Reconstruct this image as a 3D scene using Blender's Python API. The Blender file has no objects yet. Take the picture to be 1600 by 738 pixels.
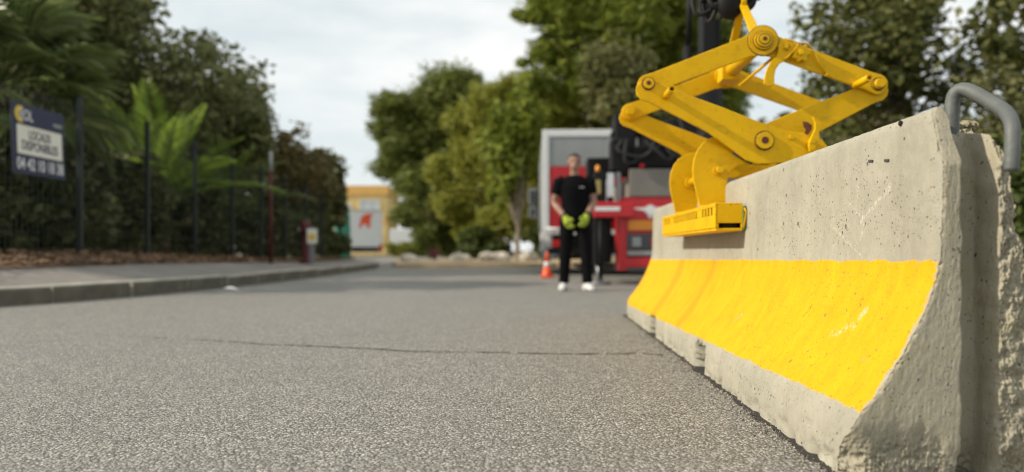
import bpy, bmesh, math, random
import numpy as np
from mathutils import Vector, Matrix, noise
R = math.radians
PI = math.pi
S = bpy.context.scene
COL = S.collection

# ------------------------------------------------------------------ camera
F, CX, HY, CZ = 1155.0, 800.0, 392.0, 0.487      # focal length in photo pixels, centre column, horizon row, lens height
cam = bpy.data.cameras.new('camera')
camo = bpy.data.objects.new('camera', cam)
COL.objects.link(camo)
S.camera = camo
camo.location = (0, 0, CZ)
camo.rotation_euler = (R(90), 0, 0)
cam.sensor_width = 36
cam.lens = F / 1600 * 36
cam.shift_y = 23 / 1600
cam.clip_start = 0.05
cam.clip_end = 2000
cam.dof.use_dof = True
cam.dof.focus_distance = 2.12
cam.dof.aperture_fstop = 1.5

# ------------------------------------------------------------------ light and sky
SUN_EL, SUN_AZ = R(31), R(97)    # azimuth measured from +Y towards -X
sd = Vector((-math.sin(SUN_AZ) * math.cos(SUN_EL), math.cos(SUN_AZ) * math.cos(SUN_EL), math.sin(SUN_EL)))
sun = bpy.data.lights.new('sun', 'SUN')
suno = bpy.data.objects.new('sun', sun)
COL.objects.link(suno)
sun.energy = 4.0
sun.angle = R(1.2)
sun.color = (1.0, 0.90, 0.74)
suno.rotation_euler = (-sd).to_track_quat('-Z', 'Y').to_euler()

w = bpy.data.worlds.new('World')
S.world = w
w.use_nodes = True
nt = w.node_tree
nt.nodes.clear()


def nd(nt, t, **kw):
    n = nt.nodes.new(t)
    for k, v in kw.items():
        if k.startswith('i_'):
            n.inputs[k[2:].replace('_', ' ')].default_value = v
        else:
            setattr(n, k, v)
    return n


sky = nd(nt, 'ShaderNodeTexSky', sky_type='NISHITA', sun_disc=False)
sky.sun_elevation = SUN_EL
sky.sun_rotation = -SUN_AZ
sky.air_density = 1.0
sky.dust_density = 2.5
sky.altitude = 100
tcw = nd(nt, 'ShaderNodeTexCoord')
mpw = nd(nt, 'ShaderNodeMapping')
mpw.inputs['Scale'].default_value = (1.2, 1.2, 4.2)
mpw.inputs['Rotation'].default_value = (0.0, R(-9), 0)
nt.links.new(tcw.outputs['Generated'], mpw.inputs['Vector'])
nzw = nd(nt, 'ShaderNodeTexNoise', i_Scale=2.6, i_Detail=6.0, i_Roughness=0.55)
nt.links.new(mpw.outputs[0], nzw.inputs['Vector'])
rpw = nd(nt, 'ShaderNodeValToRGB')
rpw.color_ramp.elements[0].position = 0.36
rpw.color_ramp.elements[0].color = (0.78, 0.78, 0.78, 1)
rpw.color_ramp.elements[1].position = 0.68
rpw.color_ramp.elements[1].color = (1, 1, 1, 1)
nt.links.new(nzw.outputs[0], rpw.inputs[0])
rpc = nd(nt, 'ShaderNodeValToRGB')
rpc.color_ramp.elements[0].position = 0.38
rpc.color_ramp.elements[0].color = (7.4, 8.05, 8.1, 1)
rpc.color_ramp.elements[1].position = 0.66
rpc.color_ramp.elements[1].color = (8.9, 8.95, 8.8, 1)
nt.links.new(nzw.outputs[0], rpc.inputs[0])
mxw = nd(nt, 'ShaderNodeMix', data_type='RGBA')
nt.links.new(rpw.outputs[0], mxw.inputs[0])
nt.links.new(sky.outputs[0], mxw.inputs[6])
nt.links.new(rpc.outputs[0], mxw.inputs[7])
bg = nd(nt, 'ShaderNodeBackground', i_Strength=0.1)
nt.links.new(mxw.outputs[2], bg.inputs['Color'])
wo = nd(nt, 'ShaderNodeOutputWorld')
nt.links.new(bg.outputs[0], wo.inputs[0])

S.view_settings.view_transform = 'Standard'
S.view_settings.look = 'None'
S.view_settings.exposure = 0.22
S.view_settings.gamma = 1.0
S.render.engine = 'CYCLES'
S.cycles.use_denoising = True
S.cycles.filter_width = 1.1
S.cycles.max_bounces = 6
S.cycles.transparent_max_bounces = 8


# ------------------------------------------------------------------ helpers
def at(u, v, y):
    """real place of a photo pixel at a distance y in front of the lens"""
    return Vector(((u - CX) / F * y, y, CZ + (HY - v) / F * y))


class MB:
    """collects shapes and links them as one mesh object"""
    def __init__(s):
        s.v, s.f, s.sm, s.mi = [], [], [], []

    def add(s, V, Fc, smooth=False, mi=0):
        o = len(s.v)
        s.v += [tuple(p) for p in V]
        for f in Fc:
            s.f.append([i + o for i in f])
            s.sm.append(smooth)
            s.mi.append(mi)
        return s

    def box(s, c, d, rot=None, mi=0):
        V = []
        for k in range(8):
            p = Vector(((k & 1) - .5, ((k >> 1) & 1) - .5, (k >> 2) - .5))
            p = Vector((p.x * d[0], p.y * d[1], p.z * d[2]))
            if rot:
                p = rot @ p
            V.append(p + Vector(c))
        return s.add(V, [(0, 2, 3, 1), (4, 5, 7, 6), (0, 1, 5, 4), (2, 6, 7, 3), (0, 4, 6, 2), (1, 3, 7, 5)], False, mi)

    def bb(s, a, b, mi=0):
        a, b = Vector(a), Vector(b)
        return s.box((a + b) / 2, [abs(x) for x in (b - a)], None, mi)

    def tube(s, path, r, n=12, caps=True, mi=0, flat=None):
        P = [Vector(p) for p in path]
        rr = r if isinstance(r, (list, tuple)) else [r] * len(P)
        V, Fc = [], []
        up = None
        for i, p in enumerate(P):
            d = (P[min(i + 1, len(P) - 1)] - P[max(i - 1, 0)]).normalized()
            if up is None:
                a = Vector((0, 0, 1)) if abs(d.z) < .9 else Vector((0, 1, 0))
            else:
                a = up
            x = d.cross(a).normalized()
            yv = x.cross(d).normalized()
            up = yv
            for k in range(n):
                t = 2 * PI * k / n
                q = x * math.cos(t) * rr[i] + yv * math.sin(t) * rr[i] * (flat or 1)
                V.append(p + q)
        for i in range(len(P) - 1):
            for k in range(n):
                k2 = (k + 1) % n
                Fc.append((i * n + k, i * n + k2, (i + 1) * n + k2, (i + 1) * n + k))
        s.add(V, Fc, True, mi)
        if caps:
            o = len(s.v) - len(V)
            s.f.append([o + k for k in range(n)][::-1]); s.sm.append(False); s.mi.append(mi)
            s.f.append([o + (len(P) - 1) * n + k for k in range(n)]); s.sm.append(False); s.mi.append(mi)
        return s

    def ring(s, p0, p1, ro, ri, n=20, mi=0):
        """a hollow pipe from p0 to p1"""
        p0, p1 = Vector(p0), Vector(p1)
        d = (p1 - p0).normalized()
        a = Vector((0, 0, 1)) if abs(d.z) < .9 else Vector((0, 1, 0))
        x = d.cross(a).normalized(); y = x.cross(d)
        V = []
        for p, r in ((p0, ro), (p1, ro), (p1, ri), (p0, ri)):
            for k in range(n):
                t = 2 * PI * k / n
                V.append(p + x * math.cos(t) * r + y * math.sin(t) * r)
        for a_ in range(4):
            b_ = (a_ + 1) % 4
            Fc = []
            for k in range(n):
                k2 = (k + 1) % n
                Fc.append((a_ * n + k, a_ * n + k2, b_ * n + k2, b_ * n + k))
            if a_ == 0:
                s.add(V, Fc, True, mi); base = len(s.v) - len(V)
            else:
                for f in Fc:
                    s.f.append([i + base for i in f]); s.sm.append(a_ == 2); s.mi.append(mi)
        return s

    def plate(s, out, y0, y1, mi=0):
        """outline in (x, z), thick from y0 to y1"""
        n = len(out)
        V = [(x, y0, z) for x, z in out] + [(x, y1, z) for x, z in out]
        Fc = [list(range(n)), list(range(2 * n - 1, n - 1, -1))]
        for k in range(n):
            k2 = (k + 1) % n
            Fc.append((k, n + k, n + k2, k2))
        return s.add(V, Fc, False, mi)

    def sphere(s, c, r, nu=14, nv=9, mi=0):
        c = Vector(c)
        rx, ry, rz = r if isinstance(r, (list, tuple)) else (r, r, r)
        V = [c + Vector((0, 0, -rz))]
        for i in range(1, nv):
            a = -PI / 2 + PI * i / nv
            for k in range(nu):
                t = 2 * PI * k / nu
                V.append(c + Vector((rx * math.cos(a) * math.cos(t), ry * math.cos(a) * math.sin(t), rz * math.sin(a))))
        V.append(c + Vector((0, 0, rz)))
        Fc = []
        for k in range(nu):
            k2 = (k + 1) % nu
            Fc.append((0, 1 + k2, 1 + k))
            for i in range(nv - 2):
                a = 1 + i * nu
                Fc.append((a + k, a + k2, a + nu + k2, a + nu + k))
            Fc.append((1 + (nv - 2) * nu + k, 1 + (nv - 2) * nu + k2, len(V) - 1))
        return s.add(V, Fc, True, mi)

    def build(s, name, mats, parent=None, bevel=0, seg=2, recalc=True):
        me = bpy.data.meshes.new(name)
        me.from_pydata(s.v, [], s.f)
        me.polygons.foreach_set('use_smooth', s.sm)
        if not isinstance(mats, (list, tuple)):
            mats = [mats]
        for m in mats:
            me.materials.append(m)
        if len(mats) > 1:
            me.polygons.foreach_set('material_index', s.mi)
        if recalc:
            b = bmesh.new(); b.from_mesh(me)
            bmesh.ops.recalc_face_normals(b, faces=b.faces)
            b.to_mesh(me); b.free()
        me.update()
        o = bpy.data.objects.new(name, me)
        COL.objects.link(o)
        if parent:
            o.parent = parent
        if bevel:
            md = o.modifiers.new('bevel', 'BEVEL')
            md.width = bevel; md.segments = seg; md.limit_method = 'ANGLE'; md.angle_limit = R(40)
            md.harden_normals = False
        return o


def tag(o, label=None, cat=None, group=None, kind=None):
    if label: o['label'] = label
    if cat: o['category'] = cat
    if group: o['group'] = group
    if kind: o['kind'] = kind
    return o


def empty(name, loc=(0, 0, 0), rz=0):
    o = bpy.data.objects.new(name, None)
    COL.objects.link(o)
    o.location = loc
    o.rotation_euler = (0, 0, rz)
    o.empty_display_size = .2
    return o


def copy_tree(o, parent=None):
    c = o.copy()
    COL.objects.link(c)
    if parent:
        c.parent = parent
    for ch in list(o.children):
        copy_tree(ch, c)
    return c


def remesh(o, vox, smooth=4):
    m = o.modifiers.new('remesh', 'REMESH')
    m.mode = 'VOXEL'; m.voxel_size = vox; m.use_smooth_shade = True
    m = o.modifiers.new('smooth', 'SMOOTH')
    m.iterations = smooth; m.factor = .5
    return o


# ------------------------------------------------------------------ materials
def newmat(name):
    m = bpy.data.materials.new(name)
    m.use_nodes = True
    nt = m.node_tree
    return m, nt, nt.nodes['Principled BSDF']


def simple(name, col, rough=.6, metal=0, var=.25, scale=6, bump=.0, bscale=60, dirt=None, dirt_amt=.5, coord='Object', spec=.5):
    """base colour broken up by noise, optional dirt blotches and fine relief"""
    m, nt, b = newmat(name)
    tc = nd(nt, 'ShaderNodeTexCoord')
    nz = nd(nt, 'ShaderNodeTexNoise', i_Scale=scale, i_Detail=6.0, i_Roughness=.6)
    nt.links.new(tc.outputs[coord], nz.inputs['Vector'])
    rp = nd(nt, 'ShaderNodeValToRGB')
    c = Vector(col)
    rp.color_ramp.elements[0].position = .3
    rp.color_ramp.elements[0].color = (*(c * (1 - var)), 1)
    rp.color_ramp.elements[1].position = .7
    rp.color_ramp.elements[1].color = (*(c * (1 + var * .5)), 1)
    nt.links.new(nz.outputs[0], rp.inputs[0])
    last = rp.outputs[0]
    if dirt:
        n2 = nd(nt, 'ShaderNodeTexNoise', i_Scale=scale * 2.7, i_Detail=8.0, i_Roughness=.7)
        nt.links.new(tc.outputs[coord], n2.inputs['Vector'])
        r2 = nd(nt, 'ShaderNodeMapRange', clamp=True)
        r2.inputs[1].default_value = 1 - dirt_amt * .8
        r2.inputs[2].default_value = 1 - dirt_amt * .8 + .1
        nt.links.new(n2.outputs[0], r2.inputs[0])
        mx = nd(nt, 'ShaderNodeMix', data_type='RGBA')
        nt.links.new(r2.outputs[0], mx.inputs[0])
        nt.links.new(last, mx.inputs[6])
        mx.inputs[7].default_value = (*dirt, 1)
        last = mx.outputs[2]
    nt.links.new(last, b.inputs['Base Color'])
    b.inputs['Roughness'].default_value = rough
    b.inputs['Metallic'].default_value = metal
    b.inputs['Specular IOR Level'].default_value = spec
    if bump:
        n3 = nd(nt, 'ShaderNodeTexNoise', i_Scale=bscale, i_Detail=4.0)
        nt.links.new(tc.outputs[coord], n3.inputs['Vector'])
        bp = nd(nt, 'ShaderNodeBump', i_Strength=bump, i_Distance=.01)
        nt.links.new(n3.outputs[0], bp.inputs['Height'])
        nt.links.new(bp.outputs[0], b.inputs['Normal'])
    return m


def leafmat(name, c0, c1, rough=.55, trans=.35):
    m, nt, b = newmat(name)
    g = nd(nt, 'ShaderNodeNewGeometry')
    rp = nd(nt, 'ShaderNodeValToRGB')
    rp.color_ramp.elements[0].color = (*c0, 1)
    rp.color_ramp.elements[1].color = (*c1, 1)
    nt.links.new(g.outputs['Random Per Island'], rp.inputs[0])
    nt.links.new(rp.outputs[0], b.inputs['Base Color'])
    b.inputs['Roughness'].default_value = rough
    b.inputs['Specular IOR Level'].default_value = .3
    tr = nd(nt, 'ShaderNodeBsdfTranslucent')
    nt.links.new(rp.outputs[0], tr.inputs['Color'])
    mx = nd(nt, 'ShaderNodeMixShader', i_Fac=trans)
    nt.links.new(b.outputs[0], mx.inputs[1])
    nt.links.new(tr.outputs[0], mx.inputs[2])
    nt.links.new(mx.outputs[0], nt.nodes['Material Output'].inputs['Surface'])
    return m


def math_(nt, op, a, b=None, clamp=False):
    n = nd(nt, 'ShaderNodeMath', operation=op, use_clamp=clamp)
    for i, x in enumerate((a, b)):
        if x is None: continue
        if isinstance(x, (int, float)): n.inputs[i].default_value = x
        else: nt.links.new(x, n.inputs[i])
    return n.outputs[0]


def maprange(nt, x, a, b, c=0.0, d=1.0):
    n = nd(nt, 'ShaderNodeMapRange', clamp=True)
    nt.links.new(x, n.inputs[0])
    for i, q in enumerate((a, b, c, d)):
        n.inputs[i + 1].default_value = q
    return n.outputs[0]


def mixc(nt, f, a, b):
    n = nd(nt, 'ShaderNodeMix', data_type='RGBA')
    for i, x in ((0, f), (6, a), (7, b)):
        if isinstance(x, float): n.inputs[i].default_value = x
        elif isinstance(x, tuple): n.inputs[i].default_value = (*x, 1)
        else: nt.links.new(x, n.inputs[i])
    return n.outputs[2]


def noise_(nt, vec, scale, detail=5.0, rough=.6, mscale=None):
    if mscale:
        mp = nd(nt, 'ShaderNodeMapping')
        mp.inputs['Scale'].default_value = mscale
        nt.links.new(vec, mp.inputs['Vector'])
        vec = mp.outputs[0]
    n = nd(nt, 'ShaderNodeTexNoise', i_Scale=scale, i_Detail=detail, i_Roughness=rough)
    nt.links.new(vec, n.inputs['Vector'])
    return n.outputs[0]


def concrete_mat(name, base, paint):
    m, nt, b = newmat(name)
    tc = nd(nt, 'ShaderNodeTexCoord')
    V = tc.outputs['Object']
    big = noise_(nt, V, 3.0, 5.0, .6)
    streak = noise_(nt, V, 9.0, 4.0, .6, (1, 1, .12))
    fine = noise_(nt, V, 160.0, 4.0, .7)
    c = Vector(base)
    col = mixc(nt, maprange(nt, big, .3, .72), tuple(c * .80), tuple(c * 1.12))
    col = mixc(nt, maprange(nt, streak, .5, .75, 0, .38), col, tuple(Vector((c.x * .62, c.y * .62, c.z * .56))))
    col = mixc(nt, maprange(nt, fine, .35, .7, 0, .35), col, tuple(c * .72))
    # air-bubble pits of several sizes, darker inside
    clus = maprange(nt, noise_(nt, V, 4.5, 4.0, .65), .38, .66)
    pits = None
    for sc, th in ((85.0, .64), (170.0, .46), (36.0, .90)):
        mp = nd(nt, 'ShaderNodeMapping')
        mp.inputs['Scale'].default_value = (1, .9, .8)
        nt.links.new(V, mp.inputs['Vector'])
        vo = nd(nt, 'ShaderNodeTexVoronoi', i_Scale=sc)
        nt.links.new(mp.outputs[0], vo.inputs['Vector'])
        sep = nd(nt, 'ShaderNodeSeparateColor')
        nt.links.new(vo.outputs['Color'], sep.inputs[0])
        on = math_(nt, 'GREATER_THAN', math_(nt, 'ADD', sep.outputs[0], math_(nt, 'MULTIPLY', math_(nt, 'SUBTRACT', clus, .6), .45)), th)
        rad = maprange(nt, sep.outputs[1], 0, 1, .08, .27)
        d = math_(nt, 'DIVIDE', vo.outputs['Distance'], rad)
        k = math_(nt, 'MULTIPLY', on, maprange(nt, d, .55, 1.0, 1, 0))
        pits = k if pits is None else math_(nt, 'MAXIMUM', pits, k)
    col = mixc(nt, math_(nt, 'MULTIPLY', pits, .75), col, (.06, .05, .036))
    mott = noise_(nt, V, 34.0, 6.0, .75, (1, 1, .5))
    rough_lines = noise_(nt, V, 60.0, 3.0, .6, (1, 1, .25))
    h = math_(nt, 'SUBTRACT', math_(nt, 'ADD', math_(nt, 'MULTIPLY', fine, .35), math_(nt, 'MULTIPLY', rough_lines, .6)), math_(nt, 'MULTIPLY', pits, 1.1))
    bump_s = .75 if paint else .7
    col = mixc(nt, maprange(nt, mott, .48, .72, 0, .30), col, tuple(c * .62))
    col = mixc(nt, maprange(nt, mott, .50, .28, 0, .25), col, tuple(c * 1.22))
    if not paint:
        h = math_(nt, 'ADD', h, math_(nt, 'MULTIPLY', mott, 1.0))
        col = mixc(nt, maprange(nt, noise_(nt, V, 8.0, 6.0, .7), .48, .66, 0, .22), col, (.30, .25, .09))
    if paint:
        sx = nd(nt, 'ShaderNodeSeparateXYZ')
        nt.links.new(V, sx.inputs[0])
        edge = noise_(nt, V, 70.0, 4.0, .7)
        e2 = noise_(nt, V, 9.0, 2.0, .5)
        zz = math_(nt, 'ADD', sx.outputs[2], math_(nt, 'ADD', math_(nt, 'MULTIPLY', math_(nt, 'SUBTRACT', edge, .5), .022), math_(nt, 'MULTIPLY', math_(nt, 'SUBTRACT', e2, .5), .016)))
        lo = math_(nt, 'SUBTRACT', zz, math_(nt, 'SUBTRACT', .148, math_(nt, 'MULTIPLY', sx.outputs[1], .0155)))
        hi = math_(nt, 'SUBTRACT', math_(nt, 'SUBTRACT', .467, math_(nt, 'MULTIPLY', sx.outputs[1], .0107)), zz)
        k = math_(nt, 'MULTIPLY', maprange(nt, lo, 0, .003), maprange(nt, hi, 0, .003))
        k = math_(nt, 'MULTIPLY', k, math_(nt, 'LESS_THAN', sx.outputs[0], .06))
        wear = noise_(nt, V, 26.0, 8.0, .75, (1, 1.6, .7))
        k = math_(nt, 'MULTIPLY', k, maprange(nt, wear, .655, .70, 1, 0))
        scr = noise_(nt, V, 30.0, 9.0, .8, (1, .6, 2.2))
        k = math_(nt, 'MULTIPLY', k, maprange(nt, scr, .665, .70, 1, .35))
        en = math_(nt, 'ADD', math_(nt, 'ADD', sx.outputs[1], math_(nt, 'MULTIPLY', math_(nt, 'SUBTRACT', edge, .62), .06)), math_(nt, 'MULTIPLY', math_(nt, 'SUBTRACT', mott, .55), .07))
        k = math_(nt, 'MULTIPLY', k, maprange(nt, en, -.003, .003))
        k = math_(nt, 'MULTIPLY', k, math_(nt, 'SUBTRACT', 1.0, math_(nt, 'MULTIPLY', pits, .75)))
        pv = noise_(nt, V, 14.0, 6.0, .65, (1, 1, .35))
        pc = mixc(nt, maprange(nt, pv, .35, .7), (.62, .338, .002), (.71, .405, .004))
        grime = noise_(nt, V, 22.0, 7.0, .7, (1, .8, .3))
        pc = mixc(nt, maprange(nt, grime, .52, .74, 0, .42), pc, (.42, .25, .01))
        pc = mixc(nt, maprange(nt, fine, .50, .72, 0, .55), pc, (.50, .27, .002))
        # two soft shadow bands from the clamp, painted into the yellow
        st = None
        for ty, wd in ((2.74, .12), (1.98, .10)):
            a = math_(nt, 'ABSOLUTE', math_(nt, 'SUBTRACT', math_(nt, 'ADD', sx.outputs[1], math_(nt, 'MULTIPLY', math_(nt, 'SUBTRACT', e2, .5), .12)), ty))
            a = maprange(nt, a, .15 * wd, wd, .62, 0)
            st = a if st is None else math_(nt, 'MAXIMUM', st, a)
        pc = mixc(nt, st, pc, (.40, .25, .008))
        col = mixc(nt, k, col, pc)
        b.inputs['Roughness'].default_value = .7
    if paint:
        # scrapes: short strokes at fixed places (along, up) on the face, broken up by noise
        brk = noise_(nt, V, 95.0, 6.0, .75)
        jit = math_(nt, 'MULTIPLY', math_(nt, 'SUBTRACT', noise_(nt, V, 28.0, 4.0, .7), .5), .035)
        def strokes_mask(lst):
            tot = None
            for (y0, z0, y1, z1, wd, th) in lst:
                L2 = (y1 - y0) ** 2 + (z1 - z0) ** 2
                py = math_(nt, 'SUBTRACT', math_(nt, 'ADD', sx.outputs[1], jit), y0)
                pz = math_(nt, 'SUBTRACT', math_(nt, 'ADD', sx.outputs[2], jit), z0)
                h_ = math_(nt, 'ADD', math_(nt, 'MULTIPLY', py, (y1 - y0) / L2), math_(nt, 'MULTIPLY', pz, (z1 - z0) / L2), True)
                dy = math_(nt, 'SUBTRACT', py, math_(nt, 'MULTIPLY', h_, y1 - y0))
                dz = math_(nt, 'SUBTRACT', pz, math_(nt, 'MULTIPLY', h_, z1 - z0))
                d_ = math_(nt, 'SQRT', math_(nt, 'ADD', math_(nt, 'MULTIPLY', dy, dy), math_(nt, 'MULTIPLY', dz, dz)))
                k_ = math_(nt, 'MULTIPLY', maprange(nt, d_, wd * .3, wd, 1, 0), maprange(nt, brk, th + .03, th + .16))
                tot = k_ if tot is None else math_(nt, 'MAXIMUM', tot, k_)
            return tot
        col = mixc(nt, math_(nt, 'MULTIPLY', strokes_mask(SCRAPES), .62), col, (.62, .58, .48))
        col = mixc(nt, strokes_mask(MARKS), col, (.10, .07, .03))
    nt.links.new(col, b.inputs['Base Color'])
    b.inputs['Roughness'].default_value = .85
    b.inputs['Specular IOR Level'].default_value = .25
    bp = nd(nt, 'ShaderNodeBump', i_Strength=bump_s, i_Distance=.006)
    nt.links.new(h, bp.inputs['Height'])
    nt.links.new(bp.outputs[0], b.inputs['Normal'])
    return m


def face_yz(u, v, w=0.0):
    kx = (u - CX) / F
    c_, s_ = math.cos(R(2.13)), math.sin(R(2.13))
    X0, Y0 = .8975, 1.538
    t = (X0 + w * c_ - kx * (Y0 - w * s_)) / (kx * c_ - s_)
    y = Y0 - w * s_ + t * c_
    return t, CZ + (HY - v) / F * y


SCRAPES, MARKS = [], []
for (u0, v0, u1, v1, wd, th, w_) in ((1346, 347, 1392, 290, .010, .42, 0), (1350, 345, 1347, 378, .008, .45, 0), (1300, 352, 1350, 402, .007, .44, 0), (1312, 372, 1342, 381, .010, .52, 0), (1324, 318, 1352, 342, .008, .46, 0), (1345, 250, 1337, 322, .004, .46, 0), (1288, 340, 1320, 352, .008, .56, 0), (1296, 372, 1308, 380, .012, .56, 0), (1265, 300, 1262, 330, .005, .52, 0),
                                     (1318, 522, 1345, 508, .012, .46, -.05), (1352, 496, 1357, 483, .010, .40, -.04), (1165, 500, 1170, 492, .012, .46, -.07), (1335, 505, 1352, 495, .008, .55, -.045)):
    a_, b_ = face_yz(u0, v0, w_), face_yz(u1, v1, w_)
    SCRAPES.append((a_[0], a_[1], b_[0], b_[1], wd, th))
for (u0, v0, u1, v1, wd, th, w_) in ((1264, 493, 1270, 478, .006, .44, -.05), (1205, 262, 1196, 300, .004, .46, 0), (1190, 560, 1200, 520, .003, .5, -.09)):
    a_, b_ = face_yz(u0, v0, w_), face_yz(u1, v1, w_)
    MARKS.append((a_[0], a_[1], b_[0], b_[1], wd, th))


def asphalt_mat():
    m, nt, b = newmat('asphalt')
    tc = nd(nt, 'ShaderNodeTexCoord')
    V = tc.outputs['Object']
    wob = nd(nt, 'ShaderNodeTexNoise', i_Scale=90.0, i_Detail=2.0)
    nt.links.new(V, wob.inputs['Vector'])
    wv = nd(nt, 'ShaderNodeVectorMath', operation='SCALE')
    nt.links.new(wob.outputs['Color'], wv.inputs[0]); wv.inputs['Scale'].default_value = .008
    va = nd(nt, 'ShaderNodeVectorMath', operation='ADD')
    nt.links.new(V, va.inputs[0]); nt.links.new(wv.outputs[0], va.inputs[1])
    hs, cols = [], []
    for sc in (120.0, 240.0):
        vo = nd(nt, 'ShaderNodeTexVoronoi', i_Scale=sc)
        nt.links.new(va.outputs[0], vo.inputs['Vector'])
        hs.append(maprange(nt, vo.outputs['Distance'], .15, .75, 1, 0))
        sp = nd(nt, 'ShaderNodeSeparateColor')
        nt.links.new(vo.outputs['Color'], sp.inputs[0])
        cols.append(sp.outputs)
    rp = nd(nt, 'ShaderNodeValToRGB')
    e = rp.color_ramp.elements
    e[0].position = 0; e[0].color = (.205, .198, .18, 1)
    e[1].position = 1; e[1].color = (.92, .88, .79, 1)
    x = e.new(.45); x.color = (.46, .44, .395, 1)
    x = e.new(.8); x.color = (.66, .63, .565, 1)
    nt.links.new(cols[0][0], rp.inputs[0])
    col = mixc(nt, math_(nt, 'MULTIPLY', cols[1][0], .45), rp.outputs[0], (.16, .15, .13))
    gap = math_(nt, 'SUBTRACT', 1.0, hs[0])
    col = mixc(nt, math_(nt, 'MULTIPLY', gap, .78), col, (.055, .051, .045))
    big = noise_(nt, V, .9, 5.0, .6)
    mid = noise_(nt, V, 6.0, 4.0, .6)
    col = mixc(nt, maprange(nt, big, .42, .75, 0, .26), col, (.20, .188, .165))
    col = mixc(nt, maprange(nt, mid, .5, .8, 0, .22), col, (.42, .39, .33))
    stn = noise_(nt, V, 1.7, 7.0, .7, (1, .5, 1))
    col = mixc(nt, maprange(nt, stn, .60, .70, 0, .30), col, (.12, .112, .10))
    nt.links.new(col, b.inputs['Base Color'])
    b.inputs['Roughness'].default_value = .62
    b.inputs['Specular IOR Level'].default_value = .5
    h = math_(nt, 'ADD', math_(nt, 'MULTIPLY', hs[0], .7), math_(nt, 'ADD', math_(nt, 'MULTIPLY', hs[1], .3), math_(nt, 'MULTIPLY', cols[0][1], .45)))
    bp = nd(nt, 'ShaderNodeBump', i_Strength=1.0, i_Distance=.0065)
    nt.links.new(h, bp.inputs['Height'])
    nt.links.new(bp.outputs[0], b.inputs['Normal'])
    return m


def clamp_mat():
    """thick yellow paint, scuffs and a little rust"""
    m, nt, b = newmat('clamp_yellow')
    tc = nd(nt, 'ShaderNodeTexCoord')
    V = tc.outputs['Object']
    n1 = noise_(nt, V, 7.0, 5.0, .6)
    col = mixc(nt, maprange(nt, n1, .3, .7), (.64, .365, .0), (.74, .44, .001))
    n2 = noise_(nt, V, 30.0, 8.0, .75)
    col = mixc(nt, maprange(nt, n2, .56, .72, 0, .6), col, (.36, .19, .004))
    n3 = noise_(nt, V, 19.0, 9.0, .8)
    col = mixc(nt, maprange(nt, n3, .645, .66), col, (.10, .035, .012))
    nt.links.new(col, b.inputs['Base Color'])
    bv = nd(nt, 'ShaderNodeBevel', samples=4)
    bv.inputs['Radius'].default_value = .007
    ge = nd(nt, 'ShaderNodeNewGeometry')
    dt = nd(nt, 'ShaderNodeVectorMath', operation='DOT_PRODUCT')
    nt.links.new(bv.outputs[0], dt.inputs[0]); nt.links.new(ge.outputs['Normal'], dt.inputs[1])
    em = maprange(nt, dt.outputs['Value'], .985, .90)
    n4 = noise_(nt, V, 24.0, 7.0, .75)
    col = mixc(nt, math_(nt, 'MULTIPLY', em, maprange(nt, n4, .52, .60)), col, (.13, .055, .015))
    col2 = math_(nt, 'MULTIPLY', maprange(nt, noise_(nt, V, 13.0, 6.0, .7, (1, 1, 2.5)), .56, .72), .38)
    col = mixc(nt, col2, col, (.30, .17, .01))
    nt.links.new(col, b.inputs['Base Color'])
    nt.links.new(maprange(nt, n2, .3, .7, .40, .58), b.inputs['Roughness'])
    b.inputs['Specular IOR Level'].default_value = .2
    h = math_(nt, 'ADD', noise_(nt, V, 55.0, 3.0), math_(nt, 'MULTIPLY', n3, -.3))
    bp = nd(nt, 'ShaderNodeBump', i_Strength=.16, i_Distance=.004)
    nt.links.new(h, bp.inputs['Height'])
    nt.links.new(bp.outputs[0], b.inputs['Normal'])
    return m


M = {}
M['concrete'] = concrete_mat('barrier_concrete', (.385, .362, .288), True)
M['concrete_bare'] = concrete_mat('bare_concrete', (.40, .365, .275), False)
M['asphalt'] = asphalt_mat()
M['clamp'] = clamp_mat()
M['galv'] = simple('galvanised_steel', (.115, .123, .117), .6, .2, .25, 14, .15, 90, (.22, .21, .19), .45)
M['black'] = simple('black_paint', (.006, .006, .0065), .6, 0, .3, 8, spec=.25)
M['rubber'] = simple('rubber', (.02, .02, .02), .8, 0, .3, 20, .3, 60)
M['darkhole'] = simple('dark_inside', (.012, .009, .006), .9, 0, .2, 10)  # near-black colour stands in for the shade inside holes and hollows
M['socket'] = simple('socket_plastic', (.06, .055, .045), .9, 0, .3, 60)
M['pinred'] = simple('rusty_pin', (.10, .025, .018), .6, .2, .3, 60)
M['dark_outline'] = simple('dark_outline', (.07, .042, .006), .6, 0, .5, 60)
M['rust'] = simple('rust', (.16, .055, .02), .85, 0, .5, 40, .4, 120)
M['greenrub'] = simple('green_rubber', (.16, .22, .03), .7, 0, .3, 20)
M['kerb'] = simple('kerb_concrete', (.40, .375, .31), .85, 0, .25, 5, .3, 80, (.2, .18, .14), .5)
M['kerbface'] = simple('kerb_face_shade_grime', (.13, .12, .09), .9, 0, .35, 6, .4, 60, (.07, .065, .05), .5)  # darker front face: shade on it and gutter grime put into the colour
M['pavement'] = simple('pavement_tarmac', (.25, .225, .20), .9, 0, .25, 3, .5, 140, (.16, .14, .12), .5)
M['soil'] = simple('dry_soil', (.17, .115, .075), .95, 0, .4, 4, .6, 40, (.09, .06, .04), .5)
M['sand'] = simple('sandy_verge', (.55, .42, .26), .95, 0, .3, 2, .5, 30, (.33, .22, .13), .5)
M['earth'] = simple('earth', (.13, .11, .07), .95, 0, .4, .7, .4, 10)
M['stone'] = simple('pale_stone', (.62, .56, .46), .85, 0, .3, 5, .5, 25)
M['crack'] = simple('crack_tar', (.035, .031, .027), .95, 0, .3, 30)
M['litter'] = simple('paper', (.72, .71, .68), .8, 0, .15, 20)
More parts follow.
